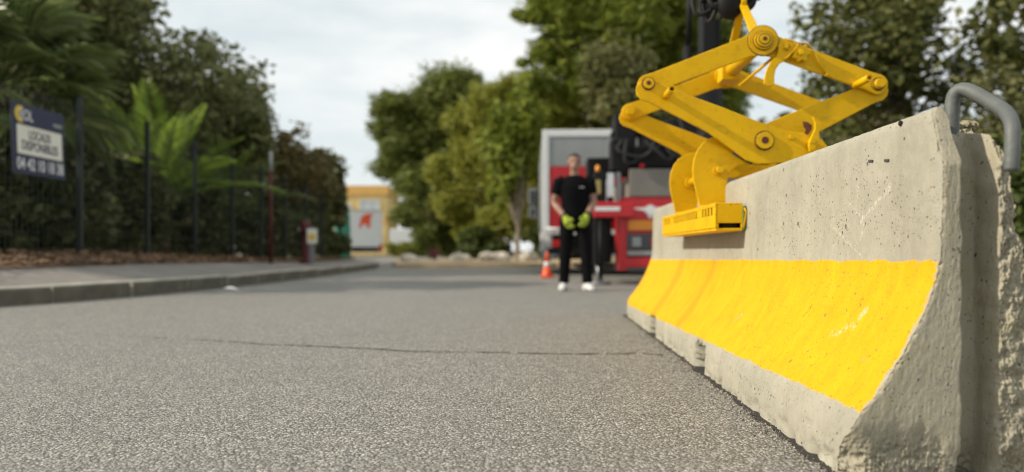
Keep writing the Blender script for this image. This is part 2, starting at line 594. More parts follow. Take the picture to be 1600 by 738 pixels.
M['post'] = simple('dark_green_steel', (.012, .022, .018), .5, .1, .2, 5)
M['bark'] = simple('bark', (.12, .088, .06), .95, 0, .45, 12, .8, 30)
M['palebark'] = simple('pale_bark', (.27, .23, .17), .95, 0, .4, 10, .6, 30)
M['palmfibre'] = simple('palm_fibre', (.11, .062, .03), .95, 0, .5, 18, .8, 40)
M['red'] = simple('red_paint', (.50, .012, .018), .35, 0, .15, 3)
M['redpost'] = simple('dull_red_paint', (.085, .006, .007), .6, 0, .2, 5)
M['white'] = simple('white_paint', (.74, .75, .74), .4, 0, .08, 3)
M['grey'] = simple('light_grey_panel', (.30, .31, .31), .5, .1, .12, 2)
M['greybrown'] = simple('dull_grey_board', (.20, .185, .16), .7, 0, .15, 3)
M['midgrey'] = simple('grey_steel', (.25, .26, .27), .45, .5, .2, 5)
M['orange'] = simple('orange_plastic', (.80, .10, .025), .5, 0, .1, 5)
M['amber'] = simple('amber_panel', (.75, .27, .02), .4, 0, .1, 5)
M['redlens'] = simple('red_lens', (.5, .01, .01), .2, 0, .1, 5)
M['teal'] = simple('teal_sheet', (.05, .30, .22), .6, 0, .3, 2)
M['yellowwall'] = simple('ochre_render', (.80, .58, .24), .9, 0, .1, .6)
M['ochreband'] = simple('ochre_band', (.78, .46, .14), .9, 0, .1, .6)
M['glass'] = simple('dull_glass', (.55, .60, .60), .15, 0, .1, 1)
M['darkglass'] = simple('dark_glass', (.03, .035, .04), .1, 0, .1, 1)
M['navy'] = simple('navy_print', (.018, .026, .065), .5, 0, .1, 3)
M['cream'] = simple('cream_print', (.78, .76, .66), .6, 0, .08, 3)
M['yellowprint'] = simple('yellow_print', (.75, .52, .06), .6, 0, .08, 3)
M['palemark'] = simple('faded_yellow', (.36, .28, .09), .7, 0, .2, 9)
M['skin'] = simple('skin', (.30, .165, .115), .5, 0, .12, 12)
M['hair'] = simple('dark_hair', (.03, .022, .017), .7, 0, .3, 60)
M['cloth'] = simple('black_cotton', (.006, .006, .007), .95, 0, .3, 20, .2, 200, spec=.08)
M['trousers'] = simple('black_trousers', (.006, .006, .007), .95, 0, .3, 18, .2, 200, spec=.08)
M['hiviz'] = simple('lime_glove', (.33, .41, .03), .8, 0, .45, 40, .4, 80)
M['shoe'] = simple('white_trainer', (.68, .67, .66), .6, 0, .15, 30)
M['chrome'] = simple('bright_metal', (.6, .6, .6), .25, .9, .1, 10)
M['tyre'] = simple('tyre', (.03, .03, .031), .85, 0, .25, 20)
M['leaf_dark'] = leafmat('leaf_dark', (0.05, 0.062, 0.02), (0.205, 0.215, 0.085))
M['leaf_mid'] = leafmat('leaf_mid', (.070, .085, .028), (.27, .28, .11))
M['leaf_olive'] = leafmat('leaf_olive', (0.07, 0.08, 0.024), (0.235, 0.225, 0.085))
M['leaf_pine'] = leafmat('leaf_pine', (0.095, 0.135, 0.014), (0.34, 0.38, 0.06))
M['leaf_pinedark'] = leafmat('leaf_pine_dark', (0.07, 0.098, 0.015), (0.24, 0.27, 0.06))
M['leaf_yellow'] = leafmat('leaf_yellow_green', (0.125, 0.145, 0.015), (0.4, 0.4, 0.07))
M['leaf_oak'] = leafmat('leaf_oak', (0.05, 0.062, 0.014), (0.17, 0.175, 0.05))
M['leaf_hedge'] = leafmat('leaf_hedge', (0.042, 0.063, 0.0168), (0.14, 0.182, 0.042))
M['leaf_palm'] = leafmat('leaf_palm', (0.075, 0.105, 0.03), (0.22, 0.27, 0.09), .4)
M['leaf_frond'] = leafmat('leaf_frond', (.10, .16, .02), (.26, .36, .06), .4, .45)
M['leaf_dry'] = leafmat('leaf_dry', (.10, .055, .03), (.36, .24, .15), .9, .1)
M['leaf_brown'] = leafmat('leaf_brown', (0.085, 0.075, 0.026), (0.27, 0.215, 0.085))

# ------------------------------------------------------------------ setting: ground, road, kerb, pavement
mb = MB(); mb.add([(-900, -60, -.03), (900, -60, -.03), (900, 1400, -.03), (-900, 1400, -.03)], [(0, 1, 2, 3)])
tag(mb.build('ground', M['earth']), kind='structure')

mb = MB(); mb.add([(-60, -12, 0), (5.2, -12, 0), (5.4, 30, 0), (5.6, 58, 0), (-60, 58, 0)], [(0, 1, 2, 3, 4)])
tag(mb.build('road', M['asphalt']), kind='structure')

# kerb line (front foot of the kerb)
KP = [(-6.6, 2.6), (-5.55, 4.2), (-4.43, 6.4), (-4.05, 7.6), (-3.78, 9.2), (-3.66, 11), (-3.6, 13), (-3.58, 16), (-3.6, 19), (-3.9, 22), (-4.9, 25.5), (-7, 29), (-11, 33), (-18, 36)]


def resample(P, step):
    out = [Vector(P[0])]
    acc = 0
    for a, b in zip(P[:-1], P[1:]):
        a, b = Vector(a), Vector(b)
        L = (b - a).length
        d = step - acc
        while d <= L:
            out.append(a.lerp(b, d / L)); d += step
        acc = (acc + L) % step if L >= step - acc else acc + L
    return out


def smooth_path(P, it=3):
    P = [Vector(p) for p in P]
    for _ in range(it):
        Q = [P[0]]
        for a, b in zip(P[:-1], P[1:]):
            Q += [a.lerp(b, .25), a.lerp(b, .75)]
        P = Q + [P[-1]]
    return P


KS = smooth_path(KP)
stones = resample(KS, .98)
kerb = tag(empty('kerb'), kind='structure')
smb = MB()
prof = [(0, 0), (0, .125), (-.008, .15), (-.024, .162), (-.15, .166), (-.15, 0)]
L0 = .942
V = [(x, yy, z) for yy in (0, L0) for x, z in prof]
n = len(prof)
smb.add(V, [list(range(n)), list(range(2 * n - 1, n - 1, -1))] + [(k, n + k, n + (k + 1) % n, (k + 1) % n) for k in range(2, n)])
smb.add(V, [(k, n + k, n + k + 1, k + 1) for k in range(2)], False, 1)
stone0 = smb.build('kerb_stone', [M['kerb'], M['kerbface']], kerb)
rnd = random.Random(3)
for i, (a, b) in enumerate(zip(stones[:-1], stones[1:])):
    o = stone0 if i == 0 else stone0.copy()
    if i: COL.objects.link(o)
    o.parent = kerb
    d = b - a
    o.location = (a.x + rnd.uniform(-.010, .010), a.y, rnd.uniform(-.010, .006))
    o.rotation_euler = (rnd.uniform(-.004, .004), 0, math.atan2(-d.x, d.y))

# pavement: rises gently from the kerb to the foot of the fence
mb = MB()
PS = resample(KS, .5)
rows = 7
V = []
for p in PS:
    d = 1
    y = p.y
    bx = -5.0 if y > 6 else -5.0 - (6 - y) * .55
    back = min(bx if y < 22 else -5.0 - (y - 22) * .9, p.x - .6)
    hz = .31 if y < 10 else max(.20, .31 - (y - 10) * .012)
    for k in range(rows):
        t = k / (rows - 1)
        V.append((p.x - .145 + (back - p.x + .145) * t, y, .160 + (hz - .160) * t ** 1.0))
Fc = [(i * rows + k, i * rows + k + 1, (i + 1) * rows + k + 1, (i + 1) * rows + k) for i in range(len(PS) - 1) for k in range(rows - 1)]
mb.add(V, Fc, True)
tag(mb.build('pavement', M['pavement']), kind='structure')

# soil bank behind the pavement
mb = MB()
V = []
ys = np.arange(2.0, 40, .35)
xs = [0, .15, .4, .8, 1.5, 3, 7, 20]
for y in ys:
    hz = .31 if y < 10 else max(.20, .31 - (y - 10) * .012)
    bx = -5.0 if y > 6 else -5.0 - (6 - y) * .55
    if y > 22: bx = -5.0 - (y - 22) * .9
    for k, dx in enumerate(xs):
        e = .01 + .12 * min(1, dx / .6) * (1 if y < 11 else max(.3, 1 - (y - 11) * .1))
        V.append((bx + .03 - dx, y, hz - .01 + e + .03 * noise.noise((dx * 2.1, y * 1.7, 0)) * min(1, dx * 4)))
nx = len(xs)
mb.add(V, [(i * nx + k, i * nx + k + 1, (i + 1) * nx + k + 1, (i + 1) * nx + k) for i in range(len(ys) - 1) for k in range(nx - 1)], True)
tag(mb.build('soil_bank', M['soil']), kind='structure')

# sandy verge with boulders across the end of the road
mb = MB()
edge = [(-3.3, 21.0), (-2.6, 20.6), (-1.6, 20.8), (-.6, 21.6), (.6, 22.2), (1.8, 22.4), (3.6, 21.0), (5.0, 18.5)]
edge = smooth_path(edge, 2)
V, Fc = [], []
for i, p in enumerate(edge):
    bk = Vector((p.x * 1.5, 34 if p.x > -2 else 30))
    for k, t in enumerate((0, 0.0, .03, .1, .3, 1)):
        q = p.lerp(bk, t)
        V.append((q.x, q.y + (0 if k else -.02), (0.001 if k == 0 else .11 + .05 * min(1, t * 8) + .03 * noise.noise((q.x, q.y, 0)))))
m_ = 6
for i in range(len(edge) - 1):
    for k in range(m_ - 1):
        Fc.append((i * m_ + k, (i + 1) * m_ + k, (i + 1) * m_ + k + 1, i * m_ + k + 1))
mb.add(V, Fc, False)
tag(mb.build('sandy_verge', M['sand']), kind='structure')

# crack across the asphalt
mb = MB()
pts = [(150, 524), (250, 529), (330, 533), (420, 539), (520, 543), (600, 547), (640, 550), (720, 551), (800, 552), (860, 554), (930, 554), (1000, 553), (1040, 556)]
rnd = random.Random(5)
P = []
for (u, v) in pts:
    y = CZ * F / (v - HY)
    P.append(Vector(((u - CX) / F * y, y)))
fp = resample(P, .035)
for i, p in enumerate(fp[:-1]):
    fade = min(1, i / 30)
    if rnd.random() < .12 + .5 * (1 - fade): continue
    q = fp[i + 1]
    a = .0065 * (0.35 + fade * rnd.uniform(.4, 1.3))
    j = [rnd.uniform(-.005, .005) for _ in range(2)]
    mb.add([(p.x, p.y - a + j[0], .004), (q.x, q.y - a + j[1], .004), (q.x, q.y + a + j[1], .004), (p.x, p.y + a + j[0], .004)], [(0, 1, 2, 3)])
tag(mb.build('road_crack', M['crack']), kind='structure')

# loose grit and dirt lying along the foot of the barrier: real little stones
# ------------------------------------------------------------------ concrete barrier
BX, BY, BYAW = .8975, 1.538, R(-2.13)
sB, cB = math.sin(R(2.13)), math.cos(R(2.13))
BL = 3.95
BT = .20


def loc(u, v, t):
    """barrier coordinates (across, along, up) of a photo pixel lying at distance t along the barrier"""
    k = (u - CX) / F
    X = (k * (BY + t * cB) - BX - t * sB) / (cB + k * sB)
    y = BY - X * sB + t * cB
    return Vector((X, t, CZ + (HY - v) / F * y))


front = [(-.194, 0), (-.193, .05), (-.188, .10), (-.180, .126), (-.172, .142), (-.145, .176), (-.101, .237), (-.073, .286), (-.045, .342), (-.023, .398), (-.010, .437), (-.004, .475), (-.001, .56), (0, .667), (.002, .77), (.005, .786), (.013, .796), (.026, .80)]


def smstep(a, b, x):
    t = min(1, max(0, (x - a) / (b - a)))
    return t * t * (3 - 2 * t)


def fbm(p, o=4):
    return noise.fractal(Vector(p), 1.0, 2.0, o)


def lerp_tab(tab, z):
    for (z0, w0), (z1, w1) in zip(tab[:-1], tab[1:]):
        if z0 <= z <= z1:
            return w0 + (w1 - w0) * (z - z0) / (z1 - z0)
    return tab[0][1] if z < tab[0][0] else tab[-1][1]


BREAK = [(0, .40), (.2, .215), (.437, .176), (.61, .150), (.69, .136), (.75, .118), (.80, .092)]


def cap_off(w, z):
    r = .06 * max(0, (z - .667) / .133)
    n1 = fbm((w * 18, 3.1, z * 7), 4)
    wob = .006 * noise.noise((w * 30, z * 22, 1.7))
    g = smstep(.036, .046, w + wob) * (1 - smstep(.110, .122, w + wob))
    r += .085 * g
    r += g * .07 * smstep(.745, .765, z + .010 * fbm((w * 60, z * 40, 0), 3))
    fl = smstep(.110, .120, w)
    r += fl * (.008 + .010 * fbm((w * 45, 1.3, z * 34), 6) + .012 * abs(fbm((w * 110, 4, z * 95), 5)) + .006 * abs(fbm((w * 230, 4, z * 200), 3)))
    bw = lerp_tab(BREAK, z) + .010 * fbm((3.3, z * 35, w * 5), 4)
    br = smstep(bw - .004, bw + .012, w)
    r += br * (.16 + .03 * fbm((w * 40, 7, z * 40), 4))
    # rough knocked-off foot
    edge = .118 + .03 * fbm((w * 14, 0, 2), 3) - .03 * smstep(-.05, .03, w)
    lowc = 1 - smstep(edge - .075, edge + .015, z)
    r += lowc * (.012 + .016 * max(0, fbm((w * 30, 5.5, z * 30), 6)) + .013 * abs(fbm((w * 85, 2, z * 85), 5)) + .008 * abs(fbm((w * 190, 7, z * 190), 3)))
    wf = lerp_tab([(q[1], q[0]) for q in front], z)
    corner = 1 - smstep(.0, .05, (w - wf))
    r += lowc * corner * .03
    # chipped arris along the front edge
    ch = 1 - smstep(.0, .006 + .010 * max(0, noise.noise((0, z * 40, 5))), w - wf)
    r += ch * (.001 + .010 * max(0, fbm((0, z * 95, 9), 5)) + .005 * max(0, fbm((3, z * 260, 9), 3)))
    r += .0008 * n1 + .0007 * fbm((w * 200, 0, z * 60), 4)
    return r


def rs(P, step):
    P = [Vector(p) for p in P]
    out = []
    for a, b in zip(P[:-1], P[1:]):
        k = max(1, int((b - a).length / step + .5))
        out += [a.lerp(b, i / k) for i in range(k)]
    return out + [P[-1]]


fr = rs(smooth_path(front, 1), .009)
top = [Vector((x, .80)) for x in np.linspace(.026, BT - .026, 30)][1:-1]
bk = [Vector((BT - p.x, p.y)) for p in reversed(fr[::2] + ([fr[-1]] if (len(fr) % 2 == 0) else []))]
ring = fr + top + bk
ts = []
t = 0.0
while t < BL - .03:
    ts.append(t)
    t += .0065 if t < .06 else (.012 if t < 1.0 else .016)
ts.append(BL)
NOTCH = [(1.36, 1.53, .10), (2.60, 2.79, .105)]
V, Fc, sm = [], [], []


def side_pos(x, z, t):
    off = cap_off(x, z) if t < .9 else 0
    D = .35 if x < .05 else .75
    tt = t + off * max(0, 1 - t / D)
    nrm = -1 if x < BT / 2 else 1
    d = .0022 * fbm((x * 9, tt * 6, z * 9), 4) + .0010 * fbm((tt * 40, z * 40, x * 40), 3)
    xx = x + d * nrm * (1 if z < .795 else .2)
    zz = z - .0025 * abs(fbm((tt * 14, x * 14, 3), 3)) * (1 if z > .78 else 0)
    if z < .01: zz = z + .012 * max(0, fbm((tt * 9, 4, 4), 4))
    if t > BL - .05:  # far end arris
        zz -= .03 * smstep(.70, .8, z) * smstep(BL - .05, BL, t)
    for (a, b, hz) in NOTCH:
        if a - .06 < tt < b + .06 and z < .16:
            h = hz + .02 * fbm((tt * 30, z * 10, 2), 3) - .03 * (1 - smstep(a, a + .03, tt))
            m = smstep(a - .006, a + .008, tt + .01 * fbm((z * 30, 1, tt * 20), 3)) * (1 - smstep(b - .02, b + .03, tt + .02 * fbm((z * 40, 2, tt * 30), 3))) * (1 - smstep(h - .006, h + .006, z))
            if x < BT / 2: xx += .17 * m
    # scabbed lower edge of the foot
    if z < .05 and x < BT / 2 and t > .02:
        sc = max(0, fbm((tt * 13, 8, z * 12), 5) - .15) + .6 * max(0, fbm((tt * 45, 3, z * 40), 4) - .1)
        xx += .045 * sc * (1 - z / .05)
    # bruised foot edge and paint line
    if x < -.1: xx += .010 * max(0, fbm((tt * 24, z * 24, 6), 5) - .25)
    return (xx, tt, zz)


for t in ts:
    for p in ring:
        V.append(side_pos(p.x, p.y, t))
nr = len(ring)
for i in range(len(ts) - 1):
    for k in range(nr - 1):
        Fc.append((i * nr + k, (i + 1) * nr + k, (i + 1) * nr + k + 1, i * nr + k + 1))
sm = [True] * len(Fc)
n_side = len(Fc)
# near end: a relief grid between front and back outline
frz = rs(smooth_path(front, 1), .0045)
nc = 180
base = len(V)
for p in frz:
    x0, x1 = p.x, BT - p.x
    xa = np.concatenate([x0 + (BT * .96 - x0) * np.linspace(0, 1, nc - 14), np.linspace(BT * .98, x1, 15)]) if x1 > BT * .98 else np.linspace(x0, x1, nc + 1)
    for j in range(nc + 1):
        x = float(xa[j])
        z = p.y
        if j == 0:
            V.append(side_pos(x, z, 0.0))
        else:
            off = cap_off(x, z)
            zz = z + (.012 * max(0, fbm((off * 9, 4, 4), 4)) if z < .01 else 0)
            V.append((x, off, zz - (.0025 * abs(fbm((off * 14, x * 14, 3), 3)) if z > .78 else 0)))
for i in range(len(frz) - 1):
    for j in range(nc):
        a = base + i * (nc + 1) + j
        Fc.append((a, a + 1, a + nc + 2, a + nc + 1)); sm.append(True)
o2 = (len(ts) - 1) * nr
Fc.append([o2 + k for k in range(nr)]); sm.append(False)
mb = MB()
mb.v, mb.f, mb.sm, mb.mi = V, Fc, sm, [0] * n_side + [1] * (len(Fc) - n_side)
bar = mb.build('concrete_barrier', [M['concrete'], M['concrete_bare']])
bar.location = (BX, BY, 0)
bar.rotation_euler = (0, 0, BYAW)
tag(bar, 'long grey concrete road barrier with yellow painted band and broken near end', 'barrier')

# lifting loop of galvanised pipe cast into the broken top
P = [loc(1487, 262, .15), loc(1487, 215, .15), loc(1487, 172, .15), loc(1489, 154, .148), loc(1495, 142, .14), loc(1506, 139, .128), loc(1519, 143, .11), loc(1545, 158, .06), loc(1562, 168, .015), loc(1573, 177, -.015), loc(1580, 189, -.04), loc(1582, 203, -.055), loc(1582, 225, -.06), loc(1581, 250, -.06), loc(1580, 267, -.06)]
P = smooth_path(P, 1)
mb = MB(); mb.tube(P, [.0158 - .002 * i / len(P) for i in range(len(P))], 18)
mb.build('lifting_loop', M['galv'], bar)

# little anchor sockets
for (u, v) in ((1361, 252), (1386, 251)):
    kx = (u - CX) / F
    tt = (BX - kx * BY) / (kx * cB - sB)
    q = loc(u, v, tt)
    mb = MB(); mb.box((.004, q.y, q.z), (.014, .024, .007), Matrix.Rotation(.12, 3, 'X'))
    mb.build('anchor_socket', M['socket'], bar, .002)
kx = (1405 - CX) / F
q = loc(1405, 193, (BX - kx * BY) / (kx * cB - sB))
mb = MB(); mb.sphere((.003, q.y, q.z), (.005, .006, .007))
mb.build('pit_shade_fill', M['darkhole'], bar)

mb = MB()
rnd = random.Random(17)
tt = -.02
while tt < BL + .1:
    st = rnd.uniform(.01, .03)
    a0 = .196 + rnd.uniform(-.004, .006)
    wv_ = .010 + .020 * max(0, fbm((tt * 6, 1, 1), 4) + .4)
    pts_ = []
    for (xx_, t_) in ((-a0 - wv_ * rnd.uniform(.4, 1), tt), (-a0 - wv_ * rnd.uniform(.4, 1), tt + st), (-.15, tt + st), (-.15, tt)):
        pts_.append((BX + xx_ * cB + t_ * sB, BY - xx_ * sB + t_ * cB, .0035))
    mb.add(pts_, [(0, 1, 2, 3)])
    tt += st
tag(mb.build('tar_seam', M['crack']), kind='structure')

# grit washed up along the foot of the barrier and in the gutter
rg = np.random.default_rng(31)
ng = 2600
V, Fc = [], []
for i in range(ng):
    if i < 1700:
        t = rg.uniform(-.1, BL + .1); xw = -.185 - abs(rg.normal(0, .035)) - .01
        p = Vector((BX + xw * cB + t * sB, BY - xw * sB + t * cB, 0)); r = rg.uniform(.0015, .0048)
    else:
        j = rg.integers(0, len(KS) - 1); a = KS[j].lerp(KS[j + 1], rg.random())
        p = Vector((a.x + abs(rg.normal(0, .08)) + .01, a.y, 0)); r = rg.uniform(.002, .008)
    o = len(V)
    for d in ((1, 0, 0), (0, 1, 0), (-1, 0, 0), (0, -1, 0), (0, 0, 1)):
        V.append((p.x + d[0] * r * rg.uniform(.6, 1.3), p.y + d[1] * r * rg.uniform(.6, 1.3), .001 + (r * rg.uniform(.7, 1.3) if d[2] else 0)))
    Fc += [(o, o + 1, o + 4), (o + 1, o + 2, o + 4), (o + 2, o + 3, o + 4), (o + 3, o, o + 4)]
mb = MB(); mb.add(V, Fc)
M['grit'] = leafmat('grit', (.06, .05, .04), (.42, .37, .29), .9, 0.0)
tag(mb.build('grit', M['grit'], recalc=False), 'loose dark and pale grit along the barrier foot', 'grit', kind='stuff')

# ------------------------------------------------------------------ barrier clamp
cl = empty('barrier_clamp', (BX, BY, 0), BYAW)
tag(cl, 'yellow steel scissor clamp gripping the top of the concrete barrier', 'lifting clamp')
TN, TF = 1.76, 2.47
TM = (TN + TF) / 2
PT = .015


def pl(u, v, t=TN):
    q = loc(u, v, t)
    return (q.x, q.z)


XC = pl(1194, 220)[0]
LJ, RJ = pl(1013, 131), pl(1375, 138)
RJ = (2 * XC - LJ[0], LJ[1] - .003)
TP = pl(1195, 62); TP = (XC, TP[1])
CP = pl(1190, 220); CP = (XC, CP[1])


def arcpts(c, r, a0, a1, n):
    return [(c[0] + r * math.cos(a0 + (a1 - a0) * i / n), c[1] + r * math.sin(a0 + (a1 - a0) * i / n)) for i in range(n + 1)]


def arm_outline(a, b, ra, rb, wa, wb):
    """straight link from a to b: round ends, body edges of half width wa, wb"""
    a_, b_ = Vector(a), Vector(b)
    d = (b_ - a_).normalized()
    ang = math.atan2(d.y, d.x)
    out = arcpts(a, ra, ang + PI / 2 + max(0, math.asin(min(1, 1 - wa / ra) if wa < ra else 0)), ang + 3 * PI / 2 - max(0, math.asin(1 - wa / ra) if wa < ra else 0), 18)
    nrm = Vector((-d.y, d.x))
    L = (b_ - a_).length
    p1 = a_ + d * ra * 1.15 - nrm * wa
    p2 = b_ - d * rb * 1.05 - nrm * wb
    out += [tuple(p1), tuple(p2)]
    out += arcpts(b, rb, ang - PI / 2, ang + PI / 2, 16)
    out += [tuple(b_ - d * rb * 1.05 + nrm * wb), tuple(a_ + d * ra * 1.15 + nrm * wa)]
    return out


jp = [(1395, 137), (1393, 146), (1386, 153), (1374, 157), (1330, 180), (1281, 206), (1240, 236), (1222, 250), (1206, 256), (1186, 256), (1168, 255), (1156, 258), (1147, 265), (1142, 276), (1140, 292), (1138, 318),
      (1097, 322), (1092, 300), (1087, 278), (1086, 262), (1088, 247), (1094, 232), (1103, 220), (1114, 213), (1128, 209), (1160, 205), (1195, 193), (1255, 168), (1310, 147), (1340, 135), (1360, 126), (1374, 122), (1386, 124), (1393, 130)]
JAW = [pl(*p) for p in jp]
dxr = RJ[0] - pl(1375, 138)[0]
JAW = [(x + dxr * min(1, max(0, (x - XC) / (RJ[0] - XC))), z) for x, z in JAW]
JAWM = [(2 * XC - x, z) for x, z in JAW][::-1]


def layer(k, far):
    y = TN + k * .017 if not far else TF - k * .017
    return (y, y + PT) if not far else (y - PT, y)


for far in (False, True):
    s_ = -1 if not far else 1
    y0, y1 = layer(0, far)
    mb = MB(); mb.plate(JAWM, y0, y1); mb.build('jaw_arm', M['clamp'], cl, .003)
    y0, y1 = layer(3, far)
    mb = MB(); mb.plate(JAW, y0, y1); mb.build('jaw_arm', M['clamp'], cl, .003)
    y0, y1 = layer(1, far)
    mb = MB(); mb.plate(arm_outline(TP, LJ, .069, .046, .046, .043), y0, y1); mb.build('upper_arm', M['clamp'], cl, .003)
    y0, y1 = layer(2, far)
    if not far: y0, y1 = layer(-.0, far)
    mb = MB(); mb.plate(arm_outline(TP, RJ, .060, .046, .048, .043), y0 if far else layer(2, far)[0], y1 if far else layer(2, far)[1])
    mb.build('upper_arm', M['clamp'], cl, .003)

    def boss(c, rads, k0, name='pin'):
        """stepped round bosses, outermost step last; (radius, thickness)"""
        mb = MB()
        y = layer(k0, far)[0] if not far else layer(k0, far)[1]
        for r, th in rads:
            a, b = (y - th, y + .01) if not far else (y - .01, y + th)
            mb.tube([(c[0], a, c[1]), (c[0], b, c[1])], r, 28)
            y = y - th if not far else y + th
        ob = mb.build(name, M['clamp'], cl, .002)
        if not far:
            y00 = layer(k0, False)[0]
            m2 = MB(); acc_ = 0
            for r, th in rads:
                m2.ring((c[0], y00 - acc_ - .0012, c[1]), (c[0], y00 - acc_ + .003, c[1]), r + .0035, r - .002, 28)
                acc_ += th
            m2.build('outline_ring', M['dark_outline'], ob)  # thin dark rings outlining the steps of each boss
        if not far:
            m2 = MB(); m2.tube([(c[0], y - .0012, c[1]), (c[0], y + .004, c[1])], rads[-1][0] * .42, 16)
            m2.build('pin_end', M['pinred'], ob)
        return ob
    boss(TP, [(.066, .006), (.043, .014), (.034, .008), (.022, .004)], 1)
    boss(LJ, [(.0265, .012), (.024, .004)], 0)
    boss(RJ, [(.0265, .012), (.024, .004)], 2)
    boss(CP, [(.041, .010), (.038, .005)], 0, 'pivot_bolt')
    # through-pins of the side joints
    for c, k0 in ((LJ, 2), (RJ, 3)):
        mb = MB(); ya, yb = layer(0, far)[0], layer(4, far)[0]
        mb.tube([(c[0], min(ya, yb) + .002, c[1]), (c[0], max(ya, yb), c[1])], .02, 16); mb.build('joint_pin', M['clamp'], cl)

# far left joint shows a ringed boss on its outer link (seen from behind the frame)
yb = layer(1, True)[0] - .006
mb = MB()
for r, th in ((.040, .006), (.030, .012), (.020, .018), (.010, .023)):
    mb.tube([(LJ[0], yb - th, LJ[1]), (LJ[0], yb + .012, LJ[1])], r, 24)
mb.build('joint_boss', M['clamp'], cl, .002)

# cross tubes between the two frames
mb = MB(); mb.tube([(TP[0], TN + .05, TP[1]), (TP[0], TF - .03, TP[1])], .034, 24)
top_tube = mb.build('cross_tube', M['clamp'], cl)
mb = MB(); mb.box((TP[0] - .005, TF - .12, TP[1] - .005), (.10, .10, .10)); mb.build('collar', M['clamp'], top_tube, .006)
mb = MB(); mb.tube([(CP[0], TN + .066, CP[1]), (CP[0], TF - .066, CP[1])], .030, 20); mb.build('cross_tube', M['clamp'], cl)
for q in (pl(1126, 265), None):
    if q is None:
        q0 = pl(1126, 265); q = (2 * XC - q0[0], q0[1])
    mb = MB(); mb.tube([(q[0], TN + .04, q[1]), (q[0], TF - .04, q[1])], .022, 20)
    for y in (TF - .085, TN + .075):
        mb.tube([(q[0], y - .012, q[1]), (q[0], y + .012, q[1])], .036, 20)
    mb.tube([(q[0], TN + .03, q[1]), (q[0], TN + .052, q[1])], .017, 6)
    mb.tube([(q[0], TN - .004, q[1]), (q[0], TN + .02, q[1])], .0165, 6)
    mb.build('jaw_tube', M['clamp'], cl)

# gripping pads: slotted box with a rubber face
T0, T1 = 1.465, 2.76
xo = loc(1117, 340, T0).x
zt, zb = loc(1117, 317, T0).z, loc(1119, 361, T0).z
for side in (1, -1):
    X = (lambda x: x) if side == 1 else (lambda x: 2 * XC - x)
    pad = MB()
    xi = -.014 if side == 1 else 2 * XC - BT - .014
    th = .008
    zs0, zs1 = zb + .066, zb + .098
    # outer wall with a row of slots
    cuts = []
    tcur = T0 + .05
    for grp in (4, 11, 4):
        for k in range(grp):
            cuts.append((tcur, tcur + .029)); tcur += .056
        tcur += .075
    pad.bb((X(xo), T0, zb + .012), (X(xo + th), T1, zs0))
    pad.bb((X(xo), T0, zs1), (X(xo + th), T1, zt))
    prev = T0
    for a, b in cuts + [(T1, T1)]:
        pad.bb((X(xo + .0005), prev, zs0), (X(xo + th), a, zs1)); prev = b
    pad.bb((X(xo + .012), T0 + .003, zt - th), (X(xi), T1 - .003, zt - .0005))
    # bottom, sloping up to the wall
    pad.bb((X(xo + .004), T0 + .004, zb), (X(xi), T1 - .004, zb + .012))
    # end plates with an open slit near the foot
    for ta, tb in ((T0 + .001, T0 + .010), (T1 - .010, T1 - .001)):
        pad.bb((X(xo + th), ta, zb + .032), (X(xi), tb, zt - th))
        pad.bb((X(xo + th), ta, zb + .012), (X(xo + .016), tb, zb + .032))
        pad.bb((X(xi - .008), ta, zb + .012), (X(xi), tb, zb + .032))
    p_ = pad.build('grip_pad', M['clamp'], cl, .0025)
    m2 = MB(); m2.bb((X(xo + .034), T0 + .02, zb + .016), (X(xi - .02), T1 - .02, zt - .02)); m2.build('pad_dark_fill', M['darkhole'], p_)  # dark block in the hollow pad, painted shade behind the slots
    m2 = MB(); m2.bb((X(xi - .002), T0 - .004, zb + .006), (X(xi + .012), T1 + .004, zt - .012)); m2.build('rubber_facing', M['greenrub'], p_, .004)
    m2 = MB()
    m2.tube([(X(xi + .004), T0 - .008, zt - .022), (X(xi + .010), T0 - .012, (zt + zb) / 2 + .02), (X(xi + .002), T0 - .008, zb + .014)], .0035, 8)
    m2.build('weld_bead', M['clamp'], p_)

for far in (False, True):
    for kk in (3,):
        ya, yb2 = layer(kk, far)
        qa, qb = pl(1099, 317), pl(1138, 317)
        mb = MB()
        rnd = random.Random(6 + far)
        pts_ = [(qa[0] + (qb[0] - qa[0]) * i / 14, ya - .002 + rnd.uniform(-.002, .001), zt + .003 + rnd.uniform(-.001, .002)) for i in range(15)]
        mb.tube(pts_, [.0065 + .0016 * (i % 2) for i in range(15)], 8)
        mb.build('weld_bead', M['clamp'], cl)

# stub handles pointing at the viewer: open pipe ends
for (x, z), k0 in ((pl(1041, 150), 0), (pl(1341, 131), 2)):
    y = layer(k0, False)[0]
    mb = MB(); mb.ring((x, y + .004, z), (x, y - .15, z), .0155, .0095, 22)
    h_ = mb.build('stub_handle', M['clamp'], cl)
    m2 = MB(); m2.tube([(x, y, z), (x, y - .12, z)], .0094, 14); m2.build('pipe_shade_plug', M['darkhole'], h_)  # dark plug stands for the shade in the open pipe

